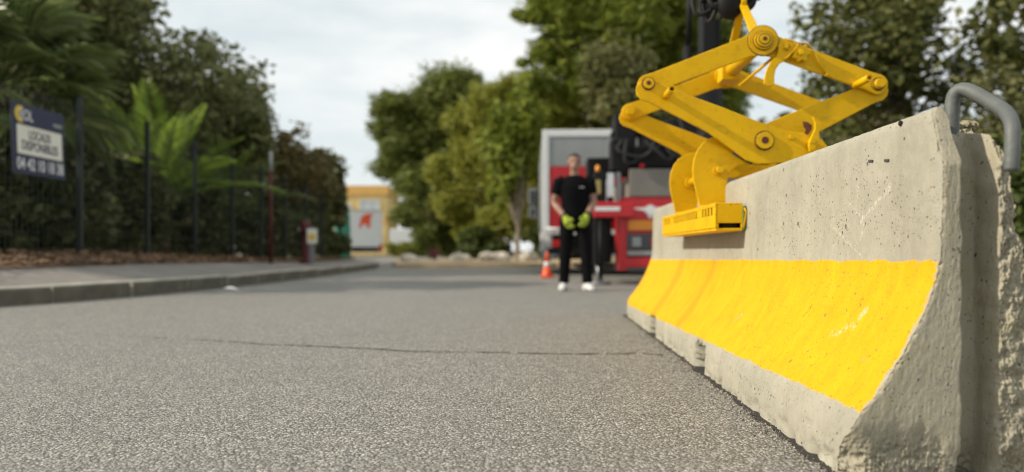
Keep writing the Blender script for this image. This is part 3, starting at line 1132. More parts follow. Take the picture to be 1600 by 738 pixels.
# lifting bail: two straps from each frame up to a ring
ap = loc(1161, 12, TM)
bail = MB()
apx = Vector((TP[0] + .0, TM, ap.z + .01))
for ty in (TN + .08, TF - .08):
    a = Vector((TP[0], ty, TP[1] + .015)); b = apx + Vector((0, (.012 if ty > TM else -.012), 0))
    d = (b - a); nr_ = Vector((1, 0, 0))
    th_ = d.cross(nr_).normalized() * .007
    wa_, wb_ = .024, .017
    Vv = []
    for p, wd in ((a, wa_), (b, wb_)):
        for sx_, sy_ in ((-1, -1), (1, -1), (1, 1), (-1, 1)):
            Vv.append(p + nr_ * wd * sx_ + th_ * sy_)
    bail.add(Vv, [(0, 1, 2, 3), (4, 7, 6, 5), (0, 4, 5, 1), (1, 5, 6, 2), (2, 6, 7, 3), (3, 7, 4, 0)])
    bail.tube([(TP[0] - .028, ty, TP[1]), (TP[0] + .028, ty, TP[1])], .040, 18)
bail.ring(apx + Vector((-.012, 0, .012)), apx + Vector((.012, 0, .012)), .038, .020, 20)
bail.build('lifting_bail', M['clamp'], cl, .002)

# latch on the right upper arm
yl = layer(2, False)[0]
hk = [(1222, 60), (1230, 59), (1240, 64), (1242, 72), (1240, 82), (1234, 90), (1228, 94), (1219, 99), (1213, 108), (1211, 118), (1211, 131), (1208, 134), (1200, 134), (1195, 130), (1196, 120), (1200, 106), (1206, 95), (1214, 88), (1217, 80), (1217, 70)]
HK = [pl(*p) for p in hk]
mb = MB(); mb.plate(HK, yl - .026, yl - .012); lv = mb.build('latch_lever', M['clamp'], cl, .002)
c = pl(1230, 73)
mb = MB()
for r, th in ((.016, .006), (.011, .010), (.006, .013)):
    mb.tube([(c[0], yl - .026 - th, c[1]), (c[0], yl, c[1])], r, 18)
mb.build('latch_pin', M['clamp'], lv, .001)
c = pl(1252, 82)
mb = MB()
out = []
for k in range(40):
    a = 2 * PI * k / 40
    rr = .036 + .0045 * (1 if math.cos(a * 7) > 0 else -1)
    out.append((c[0] + rr * math.cos(a), c[1] + rr * math.sin(a)))
mb.plate(out, yl - .030, yl)
mb.tube([(c[0], yl - .044, c[1]), (c[0], yl - .02, c[1])], .013, 6)
mb.build('castle_nut', M['clamp'], cl, .0015)
def pv(u, v, t): 
    q = loc(u, v, t); return q
mb = MB(); mb.tube([pv(1270, 79, yl - .02), pv(1279, 98, yl - .018), pv(1291, 117, yl - .012)], .0058, 10); mb.sphere(pv(1291, 117, yl - .012), .009, 10, 7)
mb.build('release_rod', M['clamp'], cl)
mb = MB(); mb.tube(smooth_path([pv(1231, 62, yl - .034), pv(1238, 64, yl - .038), pv(1248, 68, yl - .038), pv(1258, 67, yl - .036), pv(1264, 71, yl - .03), pv(1269, 77, yl - .025)], 2), .0035, 8)
mb.tube(smooth_path([pv(1226, 92, yl - .034), pv(1232, 88, yl - .036), pv(1242, 78, yl - .036), pv(1247, 70, yl - .036)], 2), .0032, 8)
mb.build('latch_spring', M['clamp'], cl)
mb = MB(); mb.tube([pv(1156, 134, TM), pv(1212, 87, TN + .1)], .0075, 10); mb.build('tie_rod', M['clamp'], cl)
# lower latch hook with the rusty cut-out beside the pivot
yl0 = layer(0, False)[0]
hk = [(1264, 183), (1268, 184), (1273, 192), (1274, 202), (1271, 210), (1266, 215), (1270, 221), (1276, 216), (1279, 200), (1277, 192), (1278, 205), (1276, 222), (1270, 236), (1263, 238), (1260, 228), (1262, 219), (1264, 212), (1270, 203), (1270, 194), (1266, 187)]
hk = [(1266, 184), (1270, 186), (1274, 195), (1276, 206), (1277, 214), (1275, 224), (1270, 234), (1262, 238), (1260, 230), (1262, 220), (1266, 212), (1270, 203), (1270, 194)]
mb = MB(); mb.plate([pl(*p) for p in hk], yl0 - .030, yl0 - .014); lk = mb.build('lower_latch', M['clamp'], cl, .002)
c = pl(1266, 222)
mb = MB(); mb.tube([(c[0], yl0 - .036, c[1]), (c[0], yl0, c[1])], .012, 14); mb.build('latch_pin', M['clamp'], lk)
hk = [(1254, 190), (1262, 191), (1269, 196), (1268, 204), (1262, 211), (1257, 209), (1259, 203), (1255, 197)]
mb = MB(); mb.plate([pl(*p) for p in hk], yl0 - .0012, yl0 + .002); mb.build('rust_patch', M['rust'], cl)
c = pl(1236, 215)
mb = MB(); mb.tube([(c[0], yl0 - .012, c[1]), (c[0], yl0, c[1])], .010, 6); mb.build('stop_bolt', M['clamp'], cl)
# dirt-blackened rubber buffer strips along the inner link edges
for (a, b) in (((1150, 236), (1180, 252)),):
    mb = MB(); qa, qb = pl(*a), pl(*b)
    mb.tube([(qa[0], TN + .04, qa[1]), (qb[0], TN + .04, qb[1])], .012, 8); mb.build('buffer', M['rubber'], cl)

# ------------------------------------------------------------------ crane hook hanging above the clamp
hkroot = empty('crane_hook', (0, 0, 0))
tag(hkroot, 'black crane hook and rotator block holding the yellow clamp', 'crane hook')
wv = Matrix.Translation((BX, BY, 0)) @ Matrix.Rotation(BYAW, 4, 'Z')
A = wv @ apx
hkroot.location = A
mb = MB()
P = [Vector((0, -.02 + .045 * math.sin(a), .055 + .055 * math.cos(a))) for a in np.linspace(-2.6, 1.8, 18)]
P += [Vector((0, 0, .16)), Vector((0, 0, .22))]
P = [Vector((.055 * math.sin(a) , 0, .04 - .055 * math.cos(a))) for a in np.linspace(-2.2, 2.4, 22)]
mb.tube(P, [.012 + .010 * math.sin(PI * i / 21) for i in range(22)], 12)
mb.tube([(-.01, 0, .09), (-.02, 0, .16), (-.02, 0, .3)], .02, 12)
mb.build('hook', M['black'], hkroot)
mb = MB()
cs = wv.inverted() @ A
mb.tube([(-.02, 0, .09), (-.02, 0, .26)], .085, 20)
mb.box((-.13, .06, .13), (.10, .12, .16)); mb.box((.07, .02, .10), (.07, .07, .12))
mb.tube([(-.02, 0, .24), (-.02, 0, .60)], .05, 16)
mb.sphere((-.055, .02, .035), (.07, .05, .10))
mb.build('rotator', M['black'], hkroot, .006)
mb = MB()
rnd = random.Random(8)
for k in range(9):
    x0 = rnd.uniform(-.20, .09); y0_ = rnd.uniform(.02, .14)
    x1 = rnd.uniform(-.1, .09)
    mb.tube(smooth_path([(x0 * .4, y0_, .7), (x0, y0_, .35), (x0 * 1.2 - .01, y0_, .02 + rnd.uniform(-.06, .06)), ((x0 + x1) * .6, y0_, -.03 + rnd.uniform(-.05, .05)), (x1, y0_ * .6, .10)], 2), .012, 8)
mb.build('hydraulic_hose', M['rubber'], hkroot)


# ------------------------------------------------------------------ foliage
def quads(name, C, U, W, mat, parent):
    """one leaf-shaped quad per centre C with half axes U and W"""
    n = len(C)
    V = np.stack([C - U, C - W * .9 + U * .15, C + U, C + W + U * .15], 1).reshape(-1, 3)
    me = bpy.data.meshes.new(name)
    me.vertices.add(4 * n); me.loops.add(4 * n); me.polygons.add(n)
    me.vertices.foreach_set('co', V.astype(np.float32).ravel())
    me.loops.foreach_set('vertex_index', np.arange(4 * n, dtype=np.int32))
    me.polygons.foreach_set('loop_start', np.arange(0, 4 * n, 4, dtype=np.int32))
    me.polygons.foreach_set('loop_total', np.full(n, 4, dtype=np.int32))
    me.update(calc_edges=True)
    me.materials.append(mat)
    o = bpy.data.objects.new(name, me)
    COL.objects.link(o)
    if parent: o.parent = parent
    return o


def unit(rg, n):
    d = rg.normal(size=(n, 3))
    return d / np.linalg.norm(d, axis=1)[:, None]


def leaves(name, blobs, n, size, mat, parent, seed, stretch=2.0, clump=26, tight=.24, shell=.55):
    """leaves gathered in clumps, the clumps spread over the outer part of every blob (x, y, z, rx, ry, rz)"""
    rg = np.random.default_rng(seed)
    wts = np.array([b[3] * b[4] + b[3] * b[5] for b in blobs]); wts = wts / wts.sum()
    Cs = []
    for b, wt in zip(blobs, wts):
        k = max(3, int(clump * len(blobs) * wt))
        d = unit(rg, k)
        rad = shell + (1 - shell) * rg.random(k) ** .6
        cc = d * rad[:, None]
        m_ = int(n * wt)
        pick = rg.integers(0, k, m_)
        p = cc[pick] + np.clip(rg.normal(size=(m_, 3)), -1.5, 1.5) * tight * rg.uniform(.5, 1.25, k)[pick][:, None]
        Cs.append(p * np.array(b[3:6]) + np.array(b[0:3]))
    C = np.concatenate(Cs)
    n = len(C)
    u = unit(rg, n)
    u[:, 2] *= .7
    t = unit(rg, n)
    wv_ = np.cross(u, t); wv_ /= np.linalg.norm(wv_, axis=1)[:, None] + 1e-6
    sz = size * rg.uniform(.55, 1.35, n)[:, None]
    return quads(name, C, u * sz * .5 * stretch ** .5, wv_ * sz * .5 / stretch ** .5, mat, parent)


def auto_blobs(rg, c, r, n, rb=(.30, .52)):
    out = []
    for i in range(n):
        d = np.array([rg.gauss(0, 1), rg.gauss(0, 1), rg.gauss(0, 1)]); d /= np.linalg.norm(d)
        f = rg.uniform(.45, .85)
        k = rg.uniform(*rb)
        out.append((c[0] + d[0] * r[0] * f, c[1] + d[1] * r[1] * f, c[2] + d[2] * r[2] * f, r[0] * k, r[1] * k, r[2] * k * rg.uniform(.7, 1)))
    return out


def tree(name, label, base, crown, r, nb, n, size, mat, seed, bark='bark', tr=.16, cat='tree', group=None, blobs=None, limbs=7, fork=.35, **kw):
    rg = random.Random(seed)
    root = empty(name, base)
    tag(root, label, cat, group)
    c = Vector(crown) - Vector(base)
    bl = blobs or auto_blobs(rg, c, r, nb)
    if blobs:
        bl = [(b[0] - base[0], b[1] - base[1], b[2] - base[2], *b[3:]) for b in blobs]
    mb = MB()
    top = Vector((c.x, c.y, c.z + r[2] * .3))
    mid = Vector((c.x * .3 + rg.uniform(-.1, .1), c.y * .3, top.z * fork))
    tp = smooth_path([Vector((0, 0, -.1)), Vector((0, 0, .25)), mid, (mid + top) / 2 + Vector((rg.uniform(-.15, .15), 0, 0)), top], 2)
    mb.tube(tp, [tr * (1.25 if i == 0 else 1) * (1 - .88 * i / (len(tp) - 1)) for i in range(len(tp))], 9)
    for b in sorted(bl, key=lambda b: -b[3])[:limbs]:
        e = Vector(b[:3])
        f = rg.uniform(.35, .75)
        st = tp[int(f * (len(tp) - 1))]
        mid_ = (st + e) / 2 + Vector((rg.uniform(-.2, .2), rg.uniform(-.2, .2), -.15))
        lp = smooth_path([st, mid_, e], 2)
        mb.tube(lp, [tr * .42 * (1 - .85 * i / (len(lp) - 1)) for i in range(len(lp))], 6)
    mb.build('trunk', M[bark], root)
    leaves('crown', bl, n, size, M[mat], root, seed, **kw)
    return root


def shrub(name, label, base, r, n, size, mat, seed, cat='shrub', group=None, **kw):
    rg = random.Random(seed)
    root = empty(name, base)
    tag(root, label, cat, group)
    bl = auto_blobs(rg, (0, 0, r[2]), r, 7, (.42, .62)) + [(0, 0, r[2] * .55, r[0] * .8, r[1] * .8, r[2] * .55)]
    mb = MB()
    for k in range(6):
        a = rg.uniform(0, 2 * PI)
        e = Vector((math.cos(a) * r[0] * .6, math.sin(a) * r[1] * .6, r[2] * rg.uniform(.9, 1.5)))
        mb.tube([Vector((math.cos(a) * .06, math.sin(a) * .06, -.05)), e * .5 + Vector((0, 0, .1)), e], [.03, .02, .008], 6)
    mb.build('stem', M['bark'], root)
    leaves('crown', bl, n, size, M[mat], root, seed, **kw)
    return root


def masses(lst, y, dy, seed, fl=.8):
    r_ = random.Random(seed)
    out = []
    for (u, v, r) in lst:
        yy_ = y + r_.uniform(-dy, dy)
        p = at(u, v, yy_); k = r * y / F
        out.append((p.x, p.y, p.z, k, k * 1.1, k * fl))
    return out


PINE_A = masses([(612, 168, 26), (600, 205, 22), (655, 185, 44), (702, 148, 44), (728, 128, 22), (690, 215, 55), (632, 245, 36), (604, 262, 24), (722, 285, 55), (655, 292, 36), (690, 345, 40), (735, 210, 36), (636, 335, 24), (622, 228, 22), (660, 370, 22), (715, 378, 28), (596, 175, 12)], 45, 2.2, 1)
LEAFY_A = masses([(700, 262, 30), (718, 320, 34), (742, 190, 36), (752, 250, 40), (740, 356, 26), (775, 300, 40)], 37, 1.4, 2)
LEAFY_B = masses([(770, 168, 36), (808, 148, 34), (790, 225, 46), (832, 205, 40), (812, 292, 42), (838, 260, 38), (785, 345, 30), (845, 320, 30), (850, 165, 38)], 33, 1.5, 3)
PINE_B = masses([(842, 18, 24), (890, 5, 52), (868, 78, 36), (838, 132, 26), (960, 35, 70), (905, 140, 48), (980, 120, 60), (1050, 60, 52), (1045, 145, 42), (1082, 10, 40), (935, -70, 80), (1035, -80, 80), (860, -45, 44), (820, 96, 10), (815, 30, 12), (915, 195, 34), (868, 185, 30), (985, 190, 40), (1070, 190, 40)], 28, 1.8, 4)

# ---- left side, behind the fence
tree('broadleaf_tree', 'big dark broadleaf tree filling the top left corner behind the palm', (-9.0, 15.5, .4), (-9.3, 15.5, 3.9), (3.1, 2.4, 2.5), 17, 34000, .13, 'leaf_mid', 21, tr=.22, shell=.4)
tree('broadleaf_tree', 'tall dark tree at left frame edge rising above the fan palm', (-11.5, 17.5, .4), (-11.2, 17.5, 5.0), (3.0, 2.2, 2.8), 14, 16000, .19, 'leaf_mid', 22, tr=.2, shell=.4)
tree('broadleaf_tree', 'dark rounded tree whose crown slopes down behind the young palm', (-8.6, 19.5, .35), (-8.3, 19.5, 3.6), (1.9, 2.0, 2.1), 12, 16000, .16, 'leaf_mid', 23, tr=.16, shell=.4)
tree('scrubby_tree', 'brownish scrubby tree behind the feathery palm and dull red post', (-7.7, 22, .3), (-7.5, 22, 3.35), (1.75, 1.7, 2.4), 15, 17000, .15, 'leaf_brown', 24, tr=.12, shell=.4)
tree('scrubby_tree', 'dark thin-leaved tree behind the red hydrant, tallest of the hedge end', (-7.2, 25.5, .3), (-7.1, 25.5, 2.6), (1.25, 1.8, 2.0), 12, 11000, .15, 'leaf_dark', 25, tr=.12, shell=.4)
tree('scrubby_tree', 'last dark bushy tree on the left before the white truck', (-8.2, 30, .2), (-7.9, 30, 2.2), (1.05, 1.5, 1.9), 9, 9000, .16, 'leaf_dark', 26, tr=.1, shell=.4)
hl = ['dark shrub behind the fence under the phone number sign', 'dark shrub behind the first fence post', 'dark shrub between first and second fence post', 'dark shrub right behind the second fence post',
      'dark shrub behind the young palm stem', 'dark shrub just right of the young palm', 'dark shrub behind the dull red post', 'dark shrub left of the red hydrant', 'dark shrub behind the red hydrant', 'last low dark shrub at the far hedge end']
for i, lab in enumerate(hl):
    y = 8.8 + i * 2.05
    shrub('hedge_shrub', lab, (-6.75 - .03 * i + (.2 if i % 2 else 0), y, .38 - i * .012), (.72, 1.15, .80 + .10 * (i % 3)), 7000, .13, 'leaf_dark', 40 + i, group='shrubs behind the fence')

# fan palm with a skirt of dead leaves
fp = empty('fan_palm', (-7.0, 10.0, .4))
tag(fp, 'fan palm with brown shaggy trunk behind the hanging sign', 'palm tree')
mb = MB(); mb.tube([(0, 0, -.1), (0, 0, .6), (.03, 0, 1.5), (0, 0, 2.3)], [.34, .30, .26, .18], 14)
mb.build('trunk', M['palmfibre'], fp)
rg = np.random.default_rng(4)
nsk = 1500
ang = rg.uniform(0, 2 * PI, nsk); zz = rg.uniform(.15, 2.0, nsk)
C = np.stack([np.cos(ang) * (.36 + .22 * rg.random(nsk)), np.sin(ang) * (.36 + .22 * rg.random(nsk)), zz], 1)
U = np.stack([np.cos(ang) * .08, np.sin(ang) * .08, -np.ones(nsk)], 1) * rg.uniform(.15, .32, nsk)[:, None]
Wv = np.stack([-np.sin(ang), np.cos(ang), np.zeros(nsk)], 1) * .018
M['leaf_skirt'] = leafmat('leaf_skirt', (.05, .028, .014), (.19, .11, .055), .9, .1)
sk = quads('dead_leaf_skirt', C, U, Wv, M['leaf_skirt'], fp)
sk['kind'] = 'stuff'
rnd = random.Random(12)


def fan_leaf(seed):
    """a palmate leaf: stalk, then narrow blades spread like a hand; along +X"""
    r_ = random.Random(seed)
    mb = MB()
    Ls = .75
    mb.tube([(0, 0, 0), (Ls * .5, 0, .06), (Ls, 0, .05)], [.016, .012, .009], 6)
    for k in range(26):
        a = -2.0 + 4.0 * k / 25
        L = .78 * (1 - .28 * abs(a) / 2.0) * r_.uniform(.9, 1.08)
        d = Vector((math.cos(a), math.sin(a), 0)); n_ = Vector((-math.sin(a), math.cos(a), 0))
        o = Vector((Ls, 0, .05))
        fold = .022
        pts = [o, o + d * L * .5 + n_ * .026 + Vector((0, 0, fold)), o + d * L * .78 + n_ * .017 + Vector((0, 0, -.04)), o + d * L + Vector((0, 0, -.20 * r_.uniform(.4, 1.3))), o + d * L * .78 - n_ * .017 + Vector((0, 0, -.04)), o + d * L * .5 - n_ * .026 + Vector((0, 0, fold))]
        mid = o + d * L * .5 - Vector((0, 0, fold * .3))
        mb.add(pts + [mid], [(0, 6, 1), (1, 6, 3, 2), (3, 6, 5, 4), (5, 6, 0)])
    return mb


fl = [fan_leaf(i).build('fan_leaf', M['leaf_palm'], fp, recalc=False) for i in range(3)]
for i in range(40):
    o = fl[i] if i < 3 else fl[i % 3].copy()
    if i >= 3:
        COL.objects.link(o)
    o.parent = fp
    az = i * 2.39996
    el = -0.9 + 2.2 * (i / 39) ** .8
    o.location = (.08 * math.cos(az), .08 * math.sin(az), 2.15 + .25 * i / 39)
    o.rotation_euler = (rnd.uniform(-.5, .5), -el, az)
    k = rnd.uniform(.95, 1.25)
    o.scale = (k, k, k)

# young feather palm
yp = empty('feather_palm', (-6.5, 13.6, .30))
tag(yp, 'young bright green palm with arching feathery fronds behind the fence', 'palm tree')
mb = MB(); mb.tube([(0, 0, -.1), (0, 0, .5), (0, 0, 1.0)], [.2, .19, .14], 12); mb.build('trunk', M['palmfibre'], yp)


def frond(seed, L=2.0, droop=.8):
    r_ = random.Random(seed)
    mb = MB()
    P = []
    for k in range(13):
        t = k / 12
        P.append(Vector((L * (t - .12 * t * t * droop), 0, L * (.10 * t - droop * .42 * t ** 2.2))))
    mb.tube(P, [.018 * (1 - .85 * k / 12) + .002 for k in range(13)], 5)
    for k in range(40):
        t = .12 + .88 * k / 39
        i = min(11, int(t * 12)); f = t * 12 - i
        p = P[i].lerp(P[i + 1], f)
        d = (P[i + 1] - P[i]).normalized()
        ll = .46 * math.sin(PI * (t * .86 + .1)) ** .7 * r_.uniform(.85, 1.1)
        for s_ in (-1, 1):
            v = (d * .75 + Vector((0, s_ * .85, .32))).normalized()
            n_ = v.cross(Vector((0, 0, 1))).normalized() * .017
            e = p + v * ll + Vector((0, 0, -.10 * ll / .4))
            mb.add([p, p + v * ll * .45 + n_, e, p + v * ll * .45 - n_], [(0, 1, 2, 3)])
    return mb


fr_ = [frond(i, 2.1, .35 + .3 * i).build('frond', M['leaf_frond'], yp, recalc=False) for i in range(3)]
spec = []
for i in range(18):
    az = i * 2.39996 + .3
    el = .50 + .95 * (i / 17)
    spec.append((az, el, 1 if el > .8 else 2))
cnt = [0, 0, 0]
for i, (az, el, ty) in enumerate(spec):
    if el > 1.05: ty = 0
    o = fr_[ty] if cnt[ty] == 0 else fr_[ty].copy()
    if cnt[ty]: COL.objects.link(o)
    cnt[ty] += 1
    o.parent = yp
    o.location = (.06 * math.cos(az), .06 * math.sin(az), .95 + .1 * i / 17)
    o.rotation_euler = (rnd.uniform(-.3, .3), -el, az)
    k = rnd.uniform(.85, 1.1); o.scale = (k, k, k)

yq = empty('feather_palm', (-6.75, 16.6, .30), .7)
tag(yq, 'darker drooping feather palm right of the bright young palm', 'palm tree')
t2 = yp.children[0].copy(); COL.objects.link(t2); t2.parent = yq
fq = []
for f_ in fr_[1:]:
    me_ = f_.data.copy(); me_.materials.clear(); me_.materials.append(M['leaf_palm']); fq.append(me_)
for i in range(16):
    o = bpy.data.objects.new('frond', fq[i % 2])
    COL.objects.link(o)
    o.parent = yq
    az = i * 2.39996
    o.location = (.06 * math.cos(az), .06 * math.sin(az), 1.0)
    o.rotation_euler = (rnd.uniform(-.3, .3), -(.15 + 1.0 * i / 15), az)
    k = rnd.uniform(.9, 1.15); o.scale = (k, k, k)

# fence: posts and welded wire panels
fe = empty('fence', (0, 0, 0))
tag(fe, 'dark green wire fence with steel posts along the left pavement', 'fence')
fy = [7.8, 9.58, 11.35, 13.05, 14.8, 16.5, 18.25, 20.0, 21.8]
mb = MB(); mb.bb((-.03, -.03, -.1), (.03, .03, 2.03)); mb.bb((-.033, -.033, 2.031), (.033, .033, 2.05))
po = mb.build('post', M['post'], fe, .004)
mb = MB()
for k in range(18):
    yy = .05 + k * .095
    mb.box((0, yy, 1.0), (.005, .005, 1.9))
for k in range(10):
    mb.box((.005, .86, .08 + k * .2), (.006, 1.68, .006))
wp = mb.build('wire_panel', M['post'], fe)
for i, y in enumerate(fy):
    z = .43 if y < 11 else max(.24, .43 - (y - 11) * .022)
    o = po if i == 0 else po.copy()
    if i: COL.objects.link(o); o.parent = fe
    o.location = (-5.6, y, z)
    if i < len(fy) - 1:
        o = wp if i == 0 else wp.copy()
        if i: COL.objects.link(o); o.parent = fe
        o.location = (-5.6, y + .03, z)
        o.scale = (1, (fy[i + 1] - y - .06) / 1.72, 1)

# sign hung on the fence
sg = empty('sign_board', (-5.545, 8.68, 1.76), R(90))
tag(sg, 'dark blue letting sign with white panel and phone number on the fence', 'sign')
sg.rotation_euler = (R(-2), 0, R(90))
mb = MB(); mb.bb((-.475, 0, -.405), (.475, .012, .405)); mb.build('board', M['navy'], sg, .003)
mb = MB(); mb.bb((-.40, -.004, -.175), (.42, 0, .155)); mb.build('white_panel', M['cream'], sg)


def text(s, x, z, size, mat, parent, name='lettering', wid=None, y=-.006, rot=None):
    cu = bpy.data.curves.new(name, 'FONT')
    cu.body = s; cu.size = size; cu.align_x = 'CENTER'; cu.align_y = 'CENTER'; cu.extrude = .001
    cu.offset = size * .012
    cu.materials.append(mat)
    o = bpy.data.objects.new(name, cu)
    COL.objects.link(o)
    o.parent = parent
    o.location = (x, y, z)
    o.rotation_euler = rot or (R(90), 0, 0)
    bpy.context.view_layer.update()
    me = bpy.data.meshes.new_from_object(o.evaluated_get(bpy.context.evaluated_depsgraph_get()))
    w0 = o.dimensions.x
    bpy.data.objects.remove(o)
    m_ = bpy.data.objects.new(name, me)
    COL.objects.link(m_)
    m_.parent = parent; m_.location = (x, y, z); m_.rotation_euler = rot or (R(90), 0, 0)
    if wid: m_.scale = (wid / max(.01, w0), 1, 1)
    return m_


text('LOCAUX', .0, .055, .15, M['navy'], sg, wid=.40)
text('DISPONIBLES', .0, -.075, .15, M['navy'], sg, wid=.66)
text('04 42 10 18 38', .01, -.29, .19, M['white'], sg, wid=.85, y=-.003)
text('EOL', -.23, .27, .17, M['white'], sg, wid=.22, y=-.003)
out = arcpts((-.33, .275), .095, R(60), R(300), 20) + arcpts((-.285, .275), .075, R(285), R(75), 20)
mb = MB(); mb.plate(out, -.004, 0); mb.build('crescent_mark', M['yellowprint'], sg)
mb = MB(); mb.bb((.27, -.003, .225), (.43, 0, .265)); mb.build('small_print', M['grey'], sg)

# dull red post and hydrant on the pavement
t_ = empty('red_post', (-4.73, 14.5, .25)); tag(t_, 'tall thin dull red post with pale top beside the fence', 'post')
mb = MB(); mb.tube([(0, 0, -.05), (0, 0, 1.78)], .032, 12); mb.build('post_shaft', M['redpost'], t_)
mb = MB(); mb.tube([(0, 0, 1.78), (0, 0, 2.18)], .033, 12); mb.sphere((0, 0, 2.18), (.033, .033, .02), 12, 6); mb.build('pale_top', M['grey'], t_)
t_ = empty('fire_hydrant', (-4.52, 16.2, .22)); tag(t_, 'red fire hydrant column standing on the left pavement', 'hydrant')
mb = MB()
mb.tube([(0, 0, -.03), (0, 0, .05), (0, 0, .06), (0, 0, .62)], [.14, .14, .085, .085], 16)
mb.build('column', M['redpost'], t_)
mb = MB(); mb.tube([(0, 0, .62), (0, 0, .66), (0, 0, .86), (0, 0, .92)], [.10, .125, .125, .07], 16)
hd = mb.build('head', M['redpost'], t_)
mb = MB(); mb.tube([(.1, -.03, .72), (.17, -.05, .72)], .05, 12); mb.tube([(-.1, -.03, .72), (-.17, -.05, .72)], .05, 12); mb.build('outlet_cap', M['midgrey'], hd)
t_ = empty('marker_post', (-4.30, 15.9, .22)); tag(t_, 'short grey marker post with pale plate right beside the hydrant', 'marker')
mb = MB(); mb.bb((-.05, -.03, -.03), (.05, .03, .62)); mb.build('post_shaft', M['midgrey'], t_, .004)
mb = MB(); mb.bb((-.10, -.05, .42), (.12, -.031, .74)); pt = mb.build('plate', M['cream'], t_, .006)
mb = MB(); mb.bb((-.07, -.054, .50), (.08, -.0505, .62)); mb.build('yellow_mark', M['yellowprint'], pt)

# leaf litter along the bank and the back of the pavement
rg = np.random.default_rng(9)
nl = 5200
yy = 3.5 + rg.random(nl) ** 1.4 * 20
dx = np.abs(rg.normal(0, .45, nl)) - .08
bx = np.where(yy > 6, -5.0, -5.0 - (6 - yy) * .55)
hz = np.where(yy < 10, .31, np.maximum(.2, .31 - (yy - 10) * .012))
xx = bx - dx
zz = hz + .02 + .12 * np.clip(dx / .6, 0, 1) * np.where(yy < 11, 1, np.maximum(.3, 1 - (yy - 11) * .1)) + rg.random(nl) * .05
C = np.stack([xx, yy, zz], 1)
u = unit(rg, nl); u[:, 2] *= .4
w_ = np.cross(u, unit(rg, nl)); w_[:, 2] *= .6
sz = rg.uniform(.03, .075, nl)[:, None]
ll = quads('leaf_litter', C, u * sz, w_ * sz * .6, M['leaf_dry'], None)
tag(ll, 'dry brown fallen leaves along the foot of the fence', 'leaf litter', kind='stuff')

# scrap of white paper in the gutter
q = at(351, 452, 9.0)
mb = MB()
g = 7
V = []
for i in range(g):
    for j in range(g):
        a, b = i / (g - 1) - .5, j / (g - 1) - .5
        V.append((a * .17, b * .11, .012 + .035 * math.cos(a * 3) * math.cos(b * 2.5) + .012 * noise.noise((a * 6, b * 6, 2))))
mb.add(V, [(i * g + j, (i + 1) * g + j, (i + 1) * g + j + 1, i * g + j + 1) for i in range(g - 1) for j in range(g - 1)])
pp = mb.build('paper_scrap', M['litter'], recalc=False)
pp.location = (q.x + .06, 9.05, .002); pp.rotation_euler = (0, .12, .3)
md = pp.modifiers.new('thick', 'SOLIDIFY'); md.thickness = .003
tag(pp, 'crumpled white paper scrap lying in the gutter by the left kerb', 'litter')

# ---- far end of the road
tree('pine_tree', 'dark green round pine standing alone in the middle distance', (-4.9, 45, 0), (-5.0, 45, 6.7), (3.9, 2.8, 4.5), 24, 60000, .24, 'leaf_pinedark', 60, blobs=PINE_A, tr=.3, shell=.35, stretch=6, clump=70, tight=.30)
tree('leafy_tree', 'yellow-green bushy tree right of the dark round pine', (-1.5, 37, .1), (-1.5, 37, 3.9), (2.1, 1.7, 3.6), 22, 30000, .19, 'leaf_yellow', 61, blobs=LEAFY_A, tr=.14, shell=.35, stretch=5, clump=55, tight=.30)
tree('leafy_tree', 'yellow-green tree with low branches behind the sandy verge', (-.2, 33, .1), (.1, 33, 4.7), (2.5, 1.6, 4.4), 26, 40000, .19, 'leaf_yellow', 62, blobs=LEAFY_B, tr=.14, shell=.35, stretch=5, clump=55, tight=.30)
tree('leafy_tree', 'green tree with a pale slim trunk left of the white lorry', (.18, 25.5, .12), (.35, 25.8, 3.6), (1.25, 1.4, 2.5), 12, 12000, .20, 'leaf_pine', 63, bark='palebark', tr=.13, shell=.4, stretch=2.5, fork=.2)
tree('pine_tree', 'tall bright green pine rising out of frame behind the lorry', (4.4, 28, 0), (4.2, 28, 8.2), (3.3, 2.8, 5.8), 26, 62000, .20, 'leaf_pine', 64, blobs=PINE_B, tr=.34, shell=.35, stretch=7, clump=70, tight=.30)
tree('pine_tree', 'rounded green pine filling the slope between road trees and tall pine', (1.9, 38, 0), (1.9, 38, 5.6), (2.2, 2.0, 3.8), 20, 30000, .23, 'leaf_pine', 68, tr=.28, shell=.35, stretch=7, clump=60, tight=.30)
tree('pine_tree', 'second bright pine crowding the tall one behind the truck crane', (7.2, 30, 0), (7.2, 30, 7.0), (2.2, 2.4, 5.0), 16, 28000, .21, 'leaf_pine', 65, tr=.28, shell=.35, stretch=7, clump=60, tight=.30)
tree('olive_tree', 'pale olive-leaved tree just above the white lorry roof', (3.7, 23, 0), (3.5, 23, 4.4), (1.9, 1.6, 2.1), 13, 13000, .17, 'leaf_olive', 66, tr=.15, shell=.4)
